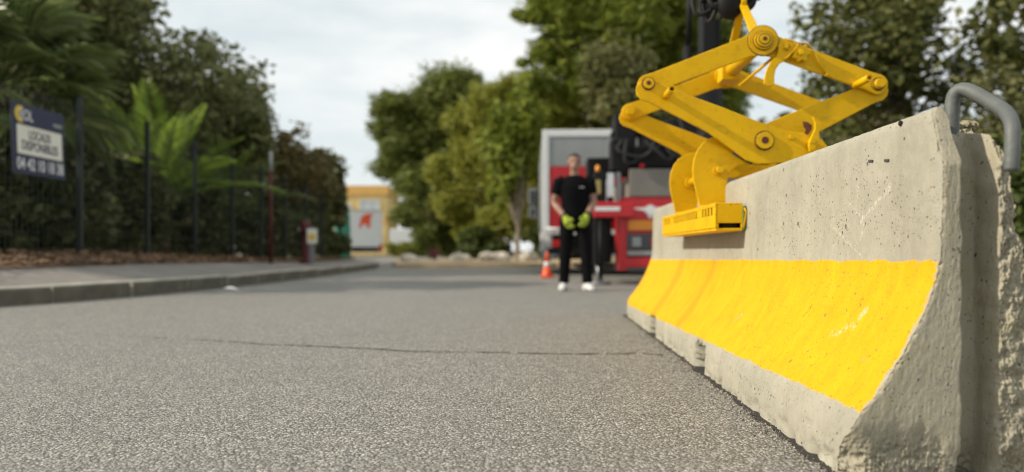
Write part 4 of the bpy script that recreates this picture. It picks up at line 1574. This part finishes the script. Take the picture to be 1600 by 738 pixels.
# right side
tree('oak_tree', 'open-crowned oak with sky showing through behind the clamp', (8.0, 16.5, 0), (8.15, 16.5, 5.0), (2.05, 2.2, 2.9), 18, 9500, .165, 'leaf_oak', 70, tr=.2, shell=.3, clump=5, tight=.34, stretch=1.6, limbs=16)
tree('oak_tree', 'thin dark tree at right frame edge with hanging twigs', (10.6, 13.6, 0), (9.9, 13.4, 4.6), (1.5, 1.6, 2.4), 14, 5200, .15, 'leaf_oak', 71, tr=.15, shell=.3, clump=5, tight=.32, stretch=1.6, limbs=12)
tree('olive_tree', 'hazy olive tree low behind the barrier top and the clamp', (8.6, 21, 0), (8.4, 21, 2.9), (3.0, 1.8, 2.2), 14, 15000, .20, 'leaf_olive', 72, tr=.16, shell=.4)
rl = ['olive green bush behind the crane truck at the road edge', 'olive green bush behind the right half of the clamp', 'olive green bush behind the barrier top', 'bush seen through the steel lifting loop', 'bush at right frame edge beside the lifting loop', 'low green bush at the far right behind the barrier end']
for i, (x, y, rx, rz) in enumerate([(5.6, 17.5, 1.5, 1.15), (6.6, 14.8, 1.5, 1.3), (7.0, 12.6, 1.4, 1.4), (6.75, 10.6, 1.15, 1.42), (8.2, 9.8, 1.2, 1.35), (6.2, 8.0, 1.0, .95)]):
    shrub('roadside_bush', rl[i], (x, y, 0), (rx, 1.3, rz), 14000, .09, 'leaf_hedge' if i in (5,) else 'leaf_olive', 80 + i, group='bushes along the right road edge')
for i, (x, y, lab) in enumerate([(-8.6, 62, 'low clipped hedge block right of the white truck'), (-5.6, 62, 'low clipped hedge block under the dark round pine'), (-1.0, 31, 'low green shrub behind the boulders on the sandy verge'), (1.7, 29, 'low green shrub behind the pale slim trunk')]):
    shrub('hedge_shrub', lab, (x, y, 0), (2.0 if i < 2 else 1.2, .9, .75), 6000, .17, 'leaf_yellow' if i < 2 else 'leaf_hedge', 90 + i, group='low hedge at the end of the road')
tree('leafy_tree', 'dim far tree behind the white van at the road end', (-1.5, 85, 0), (-1.5, 85, 4.5), (6, 3, 4.2), 14, 12000, .55, 'leaf_dark', 95, tr=.3, shell=.4)
tree('leafy_tree', 'dim far tree filling the gap right of the yellow building', (-10.4, 98, 0), (-10.0, 98, 5.0), (4.5, 3, 4.5), 12, 10000, .55, 'leaf_pinedark', 96, tr=.3, shell=.4)

# boulders on the verge
bl = [(640, 404, 23.5, .22, 'pale boulder alone on the left of the sandy verge'), (716, 402, 24.5, .25, 'pale boulder in the middle of the sandy verge'), (727, 402, 25.2, .20, 'smaller boulder leaning on the middle one'), (760, 406, 24.5, .26, 'pale boulder left of the slim trunk'), (783, 405, 24.3, .27, 'widest pale boulder next to the slim trunk'), (826, 408, 24.0, .28, 'grey boulder half hidden by the lorry side')]
rnd = random.Random(2)
for i, (u, v, y, r, lab) in enumerate(bl):
    mb = MB(); mb.sphere((0, 0, 0), (r * rnd.uniform(1, 1.5), r, r * .8), 16, 10)
    mb.v = [tuple(Vector(p) * (1 + .32 * noise.noise(Vector(p) * 2.2 / r * .5 + Vector((i * 7, 0, 0))))) for p in mb.v]
    for s_ in range(len(mb.sm)): mb.sm[s_] = False
    o = mb.build('boulder', M['stone'])
    o.location = ((u - CX) / F * y, y, .15 + r * .35); o.rotation_euler = (0, 0, rnd.uniform(0, 6))
    tag(o, lab, 'boulder', 'boulders on the verge')
t_ = empty('red_marker', (-2.6, 25.0, .12)); tag(t_, 'small red marker peg on the sandy verge', 'marker')
mb = MB(); mb.bb((-.05, -.03, -.05), (.05, .03, .42)); mb.build('peg', M['redpost'], t_, .01)
mb = MB(); mb.bb((-.16, -.036, .22), (.16, -.031, .40)); mb.build('plate', M['redpost'], t_, .004)

# yellow building
yb_ = empty('yellow_building', (-19.5, 92, 0)); tag(yb_, 'ochre yellow building with white windows far behind the white truck', 'building')
mb = MB(); mb.bb((-8, 0, -.1), (3.9, 9, 8.1)); wl = mb.build('wall', M['yellowwall'], yb_)
mb = MB(); mb.bb((-8.15, -.15, 7.45), (4.05, 9.15, 8.6)); mb.build('parapet', M['ochreband'], yb_)
mb = MB(); mb.bb((-8.05, -.06, 3.9), (3.95, .0, 4.35)); mb.build('floor_band', M['ochreband'], yb_)
for (x, z, ww, hh) in ((-5.5, 5.6, 1.9, 1.5), (-1.6, 5.6, 2.2, 1.5), (1.8, 5.9, 2.5, 1.9), (-5.5, 1.8, 1.9, 1.5), (-1.6, 1.8, 2.2, 1.5), (1.8, 1.8, 2.5, 1.6)):
    mb = MB()
    for a, b in (((x - ww / 2, -.10, z - hh / 2), (x - ww / 2 + .1, .0, z + hh / 2)), ((x + ww / 2 - .1, -.10, z - hh / 2), (x + ww / 2, 0, z + hh / 2)), ((x - ww / 2 + .1, -.10, z + hh / 2 - .1), (x + ww / 2 - .1, 0, z + hh / 2)), ((x - ww / 2 + .1, -.10, z - hh / 2), (x + ww / 2 - .1, 0, z - hh / 2 + .1)), ((x - .05, -.09, z - hh / 2 + .1), (x + .05, 0, z + hh / 2 - .1))):
        mb.bb(a, b)
    wn = mb.build('window', M['white'], yb_)
    mb = MB(); mb.bb((x - ww / 2 + .1, -.05, z - hh / 2 + .1), (x + ww / 2 - .1, -.002, z + hh / 2 - .1)); mb.build('pane', M['glass'], wn)

# white box truck seen from behind
def wheel(parent, c, r, wdt, name='wheel', dual=False):
    mb = MB()
    x0, x1 = c[0] - wdt / 2, c[0] + wdt / 2
    prof_ = [(x0, r * .62), (x0, r * .93), (x0 + wdt * .12, r), (x1 - wdt * .12, r), (x1, r * .93), (x1, r * .62)]
    mb.tube([(x, c[1], c[2]) for x, _ in prof_], [q_ for _, q_ in prof_], 28)
    wh = mb.build(name, M['tyre'], parent)
    mb = MB()
    for sx_ in (-1, 1):
        xx_ = c[0] + sx_ * wdt / 2
        mb.ring((xx_ - sx_ * .01, c[1], c[2]), (xx_ + sx_ * .02, c[1], c[2]), r * .60, r * .45, 24)
        mb.tube([(xx_ - sx_ * .02, c[1], c[2]), (xx_ + sx_ * .005, c[1], c[2])], r * .46, 20)
        mb.tube([(xx_, c[1], c[2]), (xx_ + sx_ * .05, c[1], c[2])], r * .18, 14)
        for k in range(8):
            a = 2 * PI * k / 8
            mb.tube([(xx_, c[1] + math.cos(a) * r * .32, c[2] + math.sin(a) * r * .32), (xx_ + sx_ * .02, c[1] + math.cos(a) * r * .32, c[2] + math.sin(a) * r * .32)], r * .035, 6)
    mb.build('rim', M['midgrey'], wh)
    return wh


bt = empty('box_truck', (-10.35, 52, 0), R(11)); tag(bt, 'white box truck with red emblem parked far down the road', 'truck')
mb = MB(); mb.bb((-1.2, 0, .75), (1.2, 6.0, 3.35)); mb.build('cargo_box', M['white'], bt, .03)
mb = MB(); mb.bb((-1.1, .1, .45), (1.1, 8.2, .74)); mb.build('chassis', M['black'], bt)
mb = MB(); mb.bb((-1.1, 6.2, .75), (1.1, 8.2, 2.7)); mb.build('cab', M['white'], bt, .12)
for s_ in (-1, 1):
    mb = MB(); mb.bb((s_ * 1.12 - .1, -.06, .45), (s_ * 1.12 + .1, -.005, .95)); mb.build('tail_light', M['redlens'], bt, .01)
    wheel(bt, (s_ * .92, 1.6, .45), .45, .32); wheel(bt, (s_ * .98, 6.9, .45), .45, .26)
mb = MB(); mb.bb((-.75, -.07, .38), (.75, -.004, .72)); mb.build('bumper', M['darkglass'], bt)
mb = MB(); mb.plate([(-.42, 2.1), (-.25, 2.1), (-.15, 2.35), (.12, 2.35), (.14, 2.1), (.36, 2.1), (.42, 2.9), (.62, 3.1), (.05, 3.08), (-.25, 2.85)], -.010, -.001)
mb.build('red_emblem', M['orange'], bt)
mb = MB(); mb.bb((-1.19, -.02, 3.28), (1.19, 0, 3.345)); mb.build('rear_frame', M['grey'], bt)

# teal sheet leaning by the truck
mb = MB()
V = []
for i in range(9):
    for j in range(7):
        a, b = i / 8, j / 6
        V.append((-.75 + 1.3 * a + .5 * b * (1 - a), .12 * math.sin(a * 14 + b * 2) + .3 * (1 - b), 2.75 * b * (1 - .15 * (1 - a))))
mb.add(V, [(i * 7 + j, (i + 1) * 7 + j, (i + 1) * 7 + j + 1, i * 7 + j + 1) for i in range(8) for j in range(6)], True)
te = mb.build('tarpaulin', M['teal'], recalc=False); te.location = (-10.0, 43, .02)
md = te.modifiers.new('thick', 'SOLIDIFY'); md.thickness = .02
tag(te, 'teal tarpaulin sheet draped at the left of the white truck', 'tarpaulin')

# white van at the far end
vn = empty('white_van', (-9.3, 68, 0)); tag(vn, 'white van parked behind the far hedge under the dark pine', 'van')
vp = [(-1.9, .45), (2.1, .45), (2.2, .9), (1.9, 1.35), (1.25, 1.55), (.75, 2.35), (.4, 2.5), (-1.85, 2.5), (-1.95, 2.3)]
mb = MB(); mb.plate(vp, 0, 1.9); mb.build('body', M['white'], vn, .05)
mb = MB(); mb.plate([(.35, 1.6), (1.1, 1.6), (.68, 2.2), (.35, 2.2)], -.012, .0); mb.build('window', M['darkglass'], vn)
for x in (-1.2, 1.4):
    mb = MB(); mb.tube([(x, -.02, .36), (x, .2, .36)], .36, 22); wh = mb.build('wheel', M['tyre'], vn)
    mb = MB(); mb.tube([(x, -.03, .36), (x, .0, .36)], .2, 16); mb.build('rim', M['midgrey'], wh)

# ------------------------------------------------------------------ white and red lorry parked by the right edge
lo = empty('lorry', (.60, 14.6, 0), R(-1.5)); tag(lo, 'white curtain-sided lorry with grey and red rear doors', 'lorry')
W_, HT = 2.45, 2.88
mb = MB(); mb.bb((0.04, .05, .86), (W_ - .04, 5.6, HT - .05)); mb.build('cargo_body', M['white'], lo, .03)
mb = MB()
mb.bb((0, 0, .80), (.13, .06, HT)); mb.bb((W_ - .13, 0, .80), (W_, .06, HT)); mb.bb((.13, 0, HT - .14), (W_ - .13, .06, HT)); mb.bb((.13, 0, .80), (W_ - .13, .06, .90))
mb.build('rear_frame', M['white'], lo, .012)
xs_ = [.14, W_ / 2 - .012, W_ / 2 + .012, W_ - .14]
for k in range(2):
    mb = MB(); mb.bb((xs_[2 * k], .018, 2.16), (xs_[2 * k + 1], .046, HT - .15)); mb.build('upper_door', M['grey'], lo, .006)
    mb = MB(); mb.bb((xs_[2 * k] , .012, .91), (xs_[2 * k + 1], .046, 2.15)); dn = mb.build('rear_door', M['red'], lo, .006)
    mb = MB()
    xx_ = xs_[2 * k + 1] - .1 if k == 0 else xs_[2 * k] + .1
    mb.tube([(xx_, -.01, .95), (xx_, -.01, 2.1)], .014, 8); mb.bb((xx_ - .08, -.03, 1.3), (xx_ + .08, -.005, 1.34)); mb.build('door_bar', M['midgrey'], dn)
for k in range(9):
    mb = MB(); mb.bb((-.012, .3 + k * .6, .95), (.035, .34 + k * .6, HT - .12)); mb.build('curtain_strap', M['grey'], lo)
mb = MB(); mb.bb((.2, .1, .55), (W_ - .2, 7.8, .78)); mb.build('chassis', M['black'], lo)
mb = MB(); mb.bb((.1, -.03, .42), (W_ - .1, .09, .54)); mb.build('rear_bumper', M['black'], lo, .01)
for s_ in (0, 1):
    x = .36 if s_ == 0 else W_ - .36
    mb = MB(); mb.bb((x - .16, -.05, .56), (x + .16, -.005, .70)); mb.build('tail_light', M['redlens'], lo, .01)
    wheel(lo, (.30 if s_ == 0 else W_ - .30, 1.35, .48), .48, .5); wheel(lo, (.22 if s_ == 0 else W_ - .22, 6.8, .48), .48, .3)
    # curved mudguard
    mb = MB()
    xm = .30 if s_ == 0 else W_ - .30
    A_ = np.linspace(-.25, PI + .25, 14)
    V = []
    for a in A_:
        for r_ in (.55, .575):
            for xx_ in (xm - .28, xm + .28):
                V.append((xx_, 1.35 - r_ * math.cos(a), .48 + r_ * math.sin(a)))
    Fc = []
    for i in range(13):
        b_ = i * 4
        for (p, q2) in ((0, 1), (1, 3), (3, 2), (2, 0)):
            Fc.append((b_ + p, b_ + q2, b_ + 4 + q2, b_ + 4 + p))
    mb.add(V, Fc, True); mb.build('mudguard', M['grey'], lo)
mb = MB(); mb.bb((.05, 5.75, .7), (W_ - .05, 7.9, 2.75)); cb = mb.build('cab', M['white'], lo, .14)
mb = MB(); mb.bb((.03, 6.5, 1.75), (.055, 7.4, 2.4)); mb.build('side_window', M['darkglass'], cb)
mb = MB(); mb.tube([(.0, 7.5, 2.35), (-.16, 7.45, 2.35), (-.16, 7.45, 1.45), (.0, 7.5, 1.45)], .018, 8)
mb.build('mirror_arm', M['midgrey'], cb)
for z0, z1 in ((1.85, 2.32), (1.48, 1.78)):
    mb = MB(); mb.bb((-.30, 7.38, z0), (-.05, 7.46, z1)); mr = mb.build('wing_mirror', M['grey'], lo, .02)
    mb = MB(); mb.bb((-.275, 7.372, z0 + .03), (-.075, 7.379, z1 - .03)); mb.build('mirror_glass', M['darkglass'], mr)
mb = MB(); mb.tube([(.12, .0, .93), (.12, -.08, .92), (.5, -.10, .90)], .03, 10); mb.build('grab_rail', M['white'], lo)
mb = MB(); mb.bb((.05, 2.6, .30), (.18, 5.0, .82)); mb.build('side_guard', M['grey'], lo, .02)

# ------------------------------------------------------------------ red crane truck
ct = empty('crane_truck', (1.58, 10.6, 0), R(-2)); tag(ct, 'red crane truck with black loader crane behind the barrier', 'truck')
mb = MB(); mb.bb((0, .0, .40), (2.35, .55, 1.26)); mb.build('rear_panel', M['red'], ct, .02)
mb = MB(); mb.bb((.10, -.012, 1.262), (2.30, .05, 1.66)); mb.build('tailboard', M['greybrown'], ct, .01)
mb = MB(); mb.bb((.16, .06, 1.262), (2.25, 3.6, 1.62)); mb.build('load_bed', M['greybrown'], ct, .01)
mb = MB(); mb.bb((-.06, -.05, .20), (.06, .4, 1.05)); mb.build('side_panel', M['red'], ct, .01)
mb = MB(); mb.bb((.08, -.03, .78), (.62, -.004, .92)); mb.build('reflector_panel', M['amber'], ct, .004)
mb = MB(); mb.bb((.06, -.045, .50), (.68, -.003, .73)); lb = mb.build('light_cluster', M['darkglass'], ct, .01)
mb = MB(); mb.bb((.14, -.056, .55), (.26, -.046, .68)); mb.build('white_lens', M['grey'], lb)
mb = MB(); mb.bb((.40, -.056, .55), (.56, -.046, .68)); mb.build('red_lens', M['redlens'], lb)
mb = MB(); mb.bb((.07, -.05, .42), (.68, -.004, .485)); mb.build('number_plate', M['grey'], ct, .004)
mb = MB(); mb.bb((1.62, -.045, .50), (2.25, -.003, .73)); lb = mb.build('light_cluster', M['darkglass'], ct, .01)
mb = MB(); mb.bb((0.0, -.06, .25), (2.35, .1, .385)); mb.build('bumper', M['red'], ct, .015)
# round white emblem with wings
mb = MB()
mb.tube([(.40, -.008, 1.07), (.40, .002, 1.07)], .075, 20)
for s_ in (-1, 1):
    mb.plate([(.40 + s_ * .05, 1.05), (.40 + s_ * .22, 1.085), (.40 + s_ * .24, 1.10), (.40 + s_ * .05, 1.11)], -.0065, .0015)
mb.plate([(.36, 1.0), (.44, 1.0), (.42, .955), (.38, .955)], -.007, .0015)
mb.build('winged_emblem', M['white'], ct)
mb = MB(); mb.bb((.3, .5, .45), (2.0, 7.4, .75)); mb.build('chassis', M['black'], ct)
for s_ in (0, 1):
    wheel(ct, (-.15 if s_ == 0 else 2.45, .42, .50), .50, .34); wheel(ct, (.15 if s_ == 0 else 2.2, 6.1, .50), .50, .3)
mb = MB(); mb.bb((.0, 5.0, .7), (2.3, 7.2, 2.55)); cb = mb.build('cab', M['red'], ct, .14)
mb = MB(); mb.bb((.25, 4.985, 1.65), (2.05, 5.01, 2.3)); mb.build('rear_window', M['darkglass'], cb)
mb = MB(); mb.tube([(-.05, 6.6, 1.5), (-.28, 6.6, 1.5), (-.28, 6.6, 2.25), (-.05, 6.6, 2.25)], .016, 8); mb.build('mirror_arm', M['black'], cb)
# outrigger beam, leg and foot at the left rear
mb = MB(); mb.bb((-.42, -.16, .96), (.14, -.04, 1.18)); ob_ = mb.build('outrigger_beam', M['red'], ct, .012)
mb = MB(); mb.bb((-.40, -.166, 1.05), (-.05, -.161, 1.11)); mb.build('white_stripe', M['white'], ob_)
mb = MB(); mb.bb((-.40, -.03, .28), (-.24, .13, 1.62)); lg = mb.build('outrigger_leg', M['black'], ct, .012)
mb = MB(); mb.tube([(-.32, .05, .04), (-.32, .05, .3)], .05, 14); mb.tube([(-.32, .05, 0.002), (-.32, .05, .04)], .16, 18); mb.build('foot', M['midgrey'], lg)
mb = MB(); mb.tube([(-.32, -.12, .10), (-.32, -.12, .95)], .03, 14); mb.build('support_ram', M['black'], ct)
mb = MB(); mb.bb((-.43, 1.0, .95), (-.02, 1.5, 1.95)); mb.bb((-.40, 1.02, .3), (-.05, 1.45, .94)); mb.build('tool_locker', M['black'], ct, .02)
mb = MB(); mb.bb((-.235, -.03, 1.0), (-.21, .04, 1.5)); mb.bb((-.08, .02, 1.2), (-.02, .1, 1.62)); mb.build('control_rod', M['midgrey'], ct, .006)
mb = MB(); mb.bb((-.22, -.04, 1.25), (-.12, .05, 1.6)); mb.build('valve_block', M['chrome'], ct, .01)
mb = MB(); mb.bb((-.40, -.036, 1.30), (-.31, -.031, 1.50)); mb.build('warning_plate', M['palemark'], ct)
mb = MB(); mb.tube([(-.34, .1, 1.625), (-.34, .1, 1.70)], .035, 14); mb.sphere((-.34, .1, 1.70), (.035, .035, .03), 14, 8); mb.build('beacon', M['amber'], ct)
# crane: base frame, turret, folded jib and hoses, column and boom
mb = MB()
mb.bb((-.16, .0, 1.63), (.12, .35, 2.1)); mb.bb((.13, .06, 1.68), (1.7, .42, 2.0)); mb.bb((-.06, .44, 1.62), (.26, .9, 2.55)); mb.bb((.34, .44, 1.62), (.62, .9, 2.35)); mb.bb((.7, .43, 2.02), (1.4, .9, 2.45)); mb.bb((-.1, .5, 2.22), (.6, .8, 2.30))
mb.build('crane_base', M['black'], ct, .03)
mb = MB(); mb.tube([(1.36, .7, 1.62), (1.36, .7, 2.3), (1.36, .7, 2.32), (1.36, .7, 3.0)], [.34, .34, .25, .22], 22); mb.build('turret', M['black'], ct)
mb = MB(); mb.bb((1.26, .52, 2.9), (1.46, .86, 5.2)); mb.bb((1.465, .60, 3.0), (1.55, .80, 4.0)); mb.build('crane_column', M['black'], ct, .02)
mb = MB(); mb.tube([(1.08, .70, 2.4), (1.08, .70, 3.6)], .075, 14); mb.tube([(1.08, .70, 3.6), (1.12, .70, 4.8)], .04, 12); mb.build('lift_ram', M['black'], ct)
# boom reaching over to the clamp, out of the frame
inv = (Matrix.Translation((1.58, 10.6, 0)) @ Matrix.Rotation(R(-2), 4, 'Z')).inverted()
tip = inv @ (A + Vector((-.02, 0, .62)))
b0 = Vector((1.37, .69, 5.15)); b1 = tip + Vector((0, 0, 2.0))
mb = MB()
d = (b1 - b0); ctr = (b0 + b1) / 2
mb.box(ctr, (.20, d.length, .28), d.to_track_quat('Y', 'Z').to_matrix())
mb.build('boom', M['black'], ct, .02)
mb = MB(); mb.box((tip + b1) / 2, (.05, .05, (b1 - tip).length)); mb.build('hook_line', M['black'], ct, .01)
rnd = random.Random(4)
for k in range(6):
    mb = MB()
    x0 = rnd.uniform(-.2, .9)
    mb.tube(smooth_path([(x0, -.03, 2.2 + rnd.uniform(-.2, .3)), (x0 + rnd.uniform(-.2, .2), -.10, 1.9), (x0 + rnd.uniform(-.1, .4), -.08, 1.70 + rnd.uniform(-.05, .1)), (x0 + .5, -.04, 1.95 + rnd.uniform(-.1, .3))], 2), .022, 8)
    mb.build('hydraulic_hose', M['rubber'], ct)
mb = MB(); mb.sphere((.28, -.02, 1.70), .04, 12, 8); mb.build('red_knob', M['redlens'], ct)
mb = MB(); mb.bb((.35, -.03, 2.03), (.75, .04, 2.32)); mb.build('control_box', M['black'], ct, .02)
mb = MB(); mb.bb((.40, -.036, 2.08), (.70, -.031, 2.28)); mb.build('decal', M['greybrown'], ct)

# traffic cone
cn = empty('traffic_cone', ((855 - CX) / F * 13.3, 13.3, 0)); tag(cn, 'orange traffic cone with white band beside the lorry wheel', 'traffic cone')
mb = MB(); mb.bb((-.13, -.13, .004), (.13, .13, .03)); mb.build('base', M['orange'], cn, .01)
mb = MB(); mb.tube([(0, 0, .03), (0, 0, .06), (0, 0, .20)], [.105, .09, .068], 20); mb.tube([(0, 0, .29), (0, 0, .45), (0, 0, .47)], [.053, .027, .02], 20); mb.build('body', M['orange'], cn)
mb = MB(); mb.tube([(0, 0, .201), (0, 0, .289)], [.069, .0545], 20); mb.build('white_band', M['white'], cn)

# ------------------------------------------------------------------ the man standing on the road
pe = empty('person', (.765, 9.05, 0)); tag(pe, 'man in black t-shirt and trousers with lime work gloves on the road', 'person')


def loft(mb, rings, n=20):
    """rings of (centre, rx, ry) joined into a closed surface"""
    V, Fc = [], []
    for c, rx, ry in rings:
        for k in range(n):
            a = 2 * PI * k / n
            V.append((c[0] + rx * math.cos(a), c[1] + ry * math.sin(a), c[2]))
    m_ = len(rings)
    for i in range(m_ - 1):
        for k in range(n):
            k2 = (k + 1) % n
            Fc.append((i * n + k, i * n + k2, (i + 1) * n + k2, (i + 1) * n + k))
    Fc.append(list(range(n))[::-1]); Fc.append([(m_ - 1) * n + k for k in range(n)])
    mb.add(V, Fc, True)


SHO = {s_: Vector((s_ * .182, .0, 1.338)) for s_ in (-1, 1)}
ELB = {-1: Vector((-.250, .02, 1.075)), 1: Vector((.238, -.005, 1.085))}
WRI = {-1: Vector((-.118, -.155, .880)), 1: Vector((.128, -.165, .897))}
HIP = {s_: Vector((s_ * .088, .0, .865)) for s_ in (-1, 1)}
KNE = {-1: Vector((-.112, -.015, .47)), 1: Vector((.135, -.075, .462))}
ANK = {-1: Vector((-.128, .03, .08)), 1: Vector((.150, -.085, .08))}
mb = MB()
loft(mb, [((0, .0, .80), .10, .09), ((0, 0, .88), .155, .105), ((0, 0, 1.0), .135, .095), ((0, -.005, 1.15), .155, .105), ((0, 0, 1.28), .165, .105), ((0, .005, 1.36), .13, .085), ((0, .01, 1.41), .06, .06)])
mb.tube([(0, .012, 1.36), (0, .005, 1.43), (0, -.01, 1.50)], [.062, .054, .054], 14)
# head: skull, jaw, nose, ears
mb.sphere((0, .005, 1.585), (.074, .092, .088), 20, 14)
mb.sphere((0, -.028, 1.525), (.056, .060, .066), 18, 12)
mb.sphere((0, -.098, 1.558), (.013, .018, .020), 10, 8); mb.tube([(0, -.080, 1.592), (0, -.096, 1.562)], [.008, .012], 8)
for s_ in (-1, 1):
    mb.sphere((s_ * .077, .012, 1.565), (.010, .020, .030), 10, 8)
    mb.sphere((s_ * .03, -.084, 1.600), (.020, .010, .007), 8, 6)
    mb.tube([SHO[s_], SHO[s_].lerp(ELB[s_], .3), ELB[s_], ELB[s_].lerp(WRI[s_], .3), WRI[s_]], [.058, .056, .042, .045, .030], 14)
    mb.tube([HIP[s_], HIP[s_].lerp(KNE[s_], .5), KNE[s_], KNE[s_].lerp(ANK[s_], .35), ANK[s_]], [.080, .068, .052, .052, .036], 14)
mb.sphere((0, -.083, 1.510), (.024, .010, .008), 10, 6)
remesh(mb.build('body', M['skin'], pe), .0085, 3)
for s_ in (-1, 1):
    mb = MB(); mb.sphere((s_ * .029, -.080, 1.586), (.013, .009, .008), 10, 8); mb.build('eye', M['darkglass'], pe)
mb = MB()
mb.sphere((0, .016, 1.612), (.079, .094, .074), 20, 14); 
mb.v = [(x, y, max(z, 1.57 if y > .0 else 1.625)) for x, y, z in mb.v]
remesh(mb.build('hair', M['hair'], pe), .008, 2)
mb = MB()
loft(mb, [((0, .0, .845), .172, .122), ((0, 0, .93), .168, .120), ((0, -.004, 1.03), .162, .114), ((0, -.006, 1.15), .180, .122), ((0, -.002, 1.27), .195, .122), ((0, .004, 1.345), .182, .100), ((0, .008, 1.395), .115, .078), ((0, .010, 1.412), .072, .066)])
for s_ in (-1, 1):
    mb.tube([Vector((s_ * .13, .004, 1.345)), SHO[s_] + Vector((s_ * .005, 0, -.01)), SHO[s_].lerp(ELB[s_], .62)], [.070, .076, .070], 16)
ts_ = remesh(mb.build('t_shirt', M['cloth'], pe), .011, 4)
mb = MB(); mb.bb((.05, -.1335, 1.245), (.105, -.118, 1.262)); mb.build('chest_print', M['grey'], ts_)
mb = MB()
loft(mb, [((0, .0, .74), .13, .10), ((0, 0, .80), .170, .120), ((0, 0, .88), .166, .118), ((0, 0, .93), .156, .112)])
for s_ in (-1, 1):
    a, b, c = HIP[s_], KNE[s_], ANK[s_]
    mb.tube([a, a.lerp(b, .35), a.lerp(b, .7), b, b.lerp(c, .3), b.lerp(c, .75), c + Vector((0, 0, .015))], [.098, .092, .080, .072, .072, .064, .066], 16)
remesh(mb.build('trousers', M['trousers'], pe), .011, 3)
for s_ in (-1, 1):
    mb = MB()
    a = ANK[s_]
    f = Vector((s_ * .22, -1, 0)).normalized()
    prof_ = [(-.075, .035, .05, .04), (-.04, .05, .044, .055), (.03, .055, .042, .052), (.10, .045, .047, .036), (.16, .035, .046, .028), (.20, .026, .030, .020)]
    P_ = [Vector((a.x, a.y, 0)) + f * q_[0] + Vector((0, 0, q_[1])) for q_ in prof_]
    sd_ = Vector((f.y, -f.x, 0))
    V, Fc = [], []
    for p, q_ in zip(P_, prof_):
        for k in range(14):
            t = 2 * PI * k / 14
            V.append(p + sd_ * q_[2] * math.cos(t) + Vector((0, 0, max(-q_[1] + .002, q_[3] * math.sin(t)))))
    for i in range(len(P_) - 1):
        for k in range(14):
            Fc.append((i * 14 + k, i * 14 + (k + 1) % 14, (i + 1) * 14 + (k + 1) % 14, (i + 1) * 14 + k))
    Fc.append(list(range(14))); Fc.append([(len(P_) - 1) * 14 + k for k in range(14)])
    mb.add(V, Fc, True)
    mb.tube([a + Vector((0, 0, -.03)), a + Vector((0, 0, .03))], [.052, .045], 14)
    remesh(mb.build('shoe', M['shoe'], pe), .007, 3)
    # gloves: palm, four bent fingers of unequal length and a thumb
    mb = MB()
    wr = WRI[s_]
    ax = (Vector((-s_ * .30, -.45, -.84))).normalized()       # along the hand
    side = Vector((-s_ * .75, -.55, .55)); side = (side - ax * side.dot(ax)).normalized()   # towards the thumb
    palm = ax.cross(side).normalized() * (1 if s_ > 0 else -1)
    mb.tube([wr - ax * .045, wr - ax * .01, wr + ax * .03, wr + ax * .085], [.040, .037, .046, .046], 14)
    mb.sphere(wr + ax * .065, (.047, .043, .05), 14, 10)
    for k, (off, L) in enumerate(((.033, .068), (.012, .078), (-.010, .073), (-.031, .056))):
        b0_ = wr + ax * .082 + side * off
        inn = (Vector((-s_, .35, 0)) - ax * Vector((-s_, .35, 0)).dot(ax)).normalized()
        p1 = b0_ + ax * L * .5 + inn * L * .08
        p2 = p1 + (ax * .75 + inn * .65).normalized() * L * .38
        p3 = p2 + (ax * .25 + inn * .95).normalized() * L * .30
        mb.tube([b0_ - ax * .02, b0_, p1, p2, p3], [.013, .0135, .0125, .0115, .009], 10)
    tb = wr + ax * .03 + side * .035
    t1 = tb + (side * .75 + ax * .65).normalized() * .045
    t2 = t1 + (side * .25 + ax * .95).normalized() * .035
    mb.tube([tb - side * .015, tb, t1, t2], [.017, .0165, .0145, .011], 10)
    remesh(mb.build('glove', M['hiviz'], pe), .0055, 2)
    mb = MB(); mb.tube([wr - ax * .05, wr - ax * .02], [.041, .039], 14); mb.build('glove_cuff', M['black'], pe)
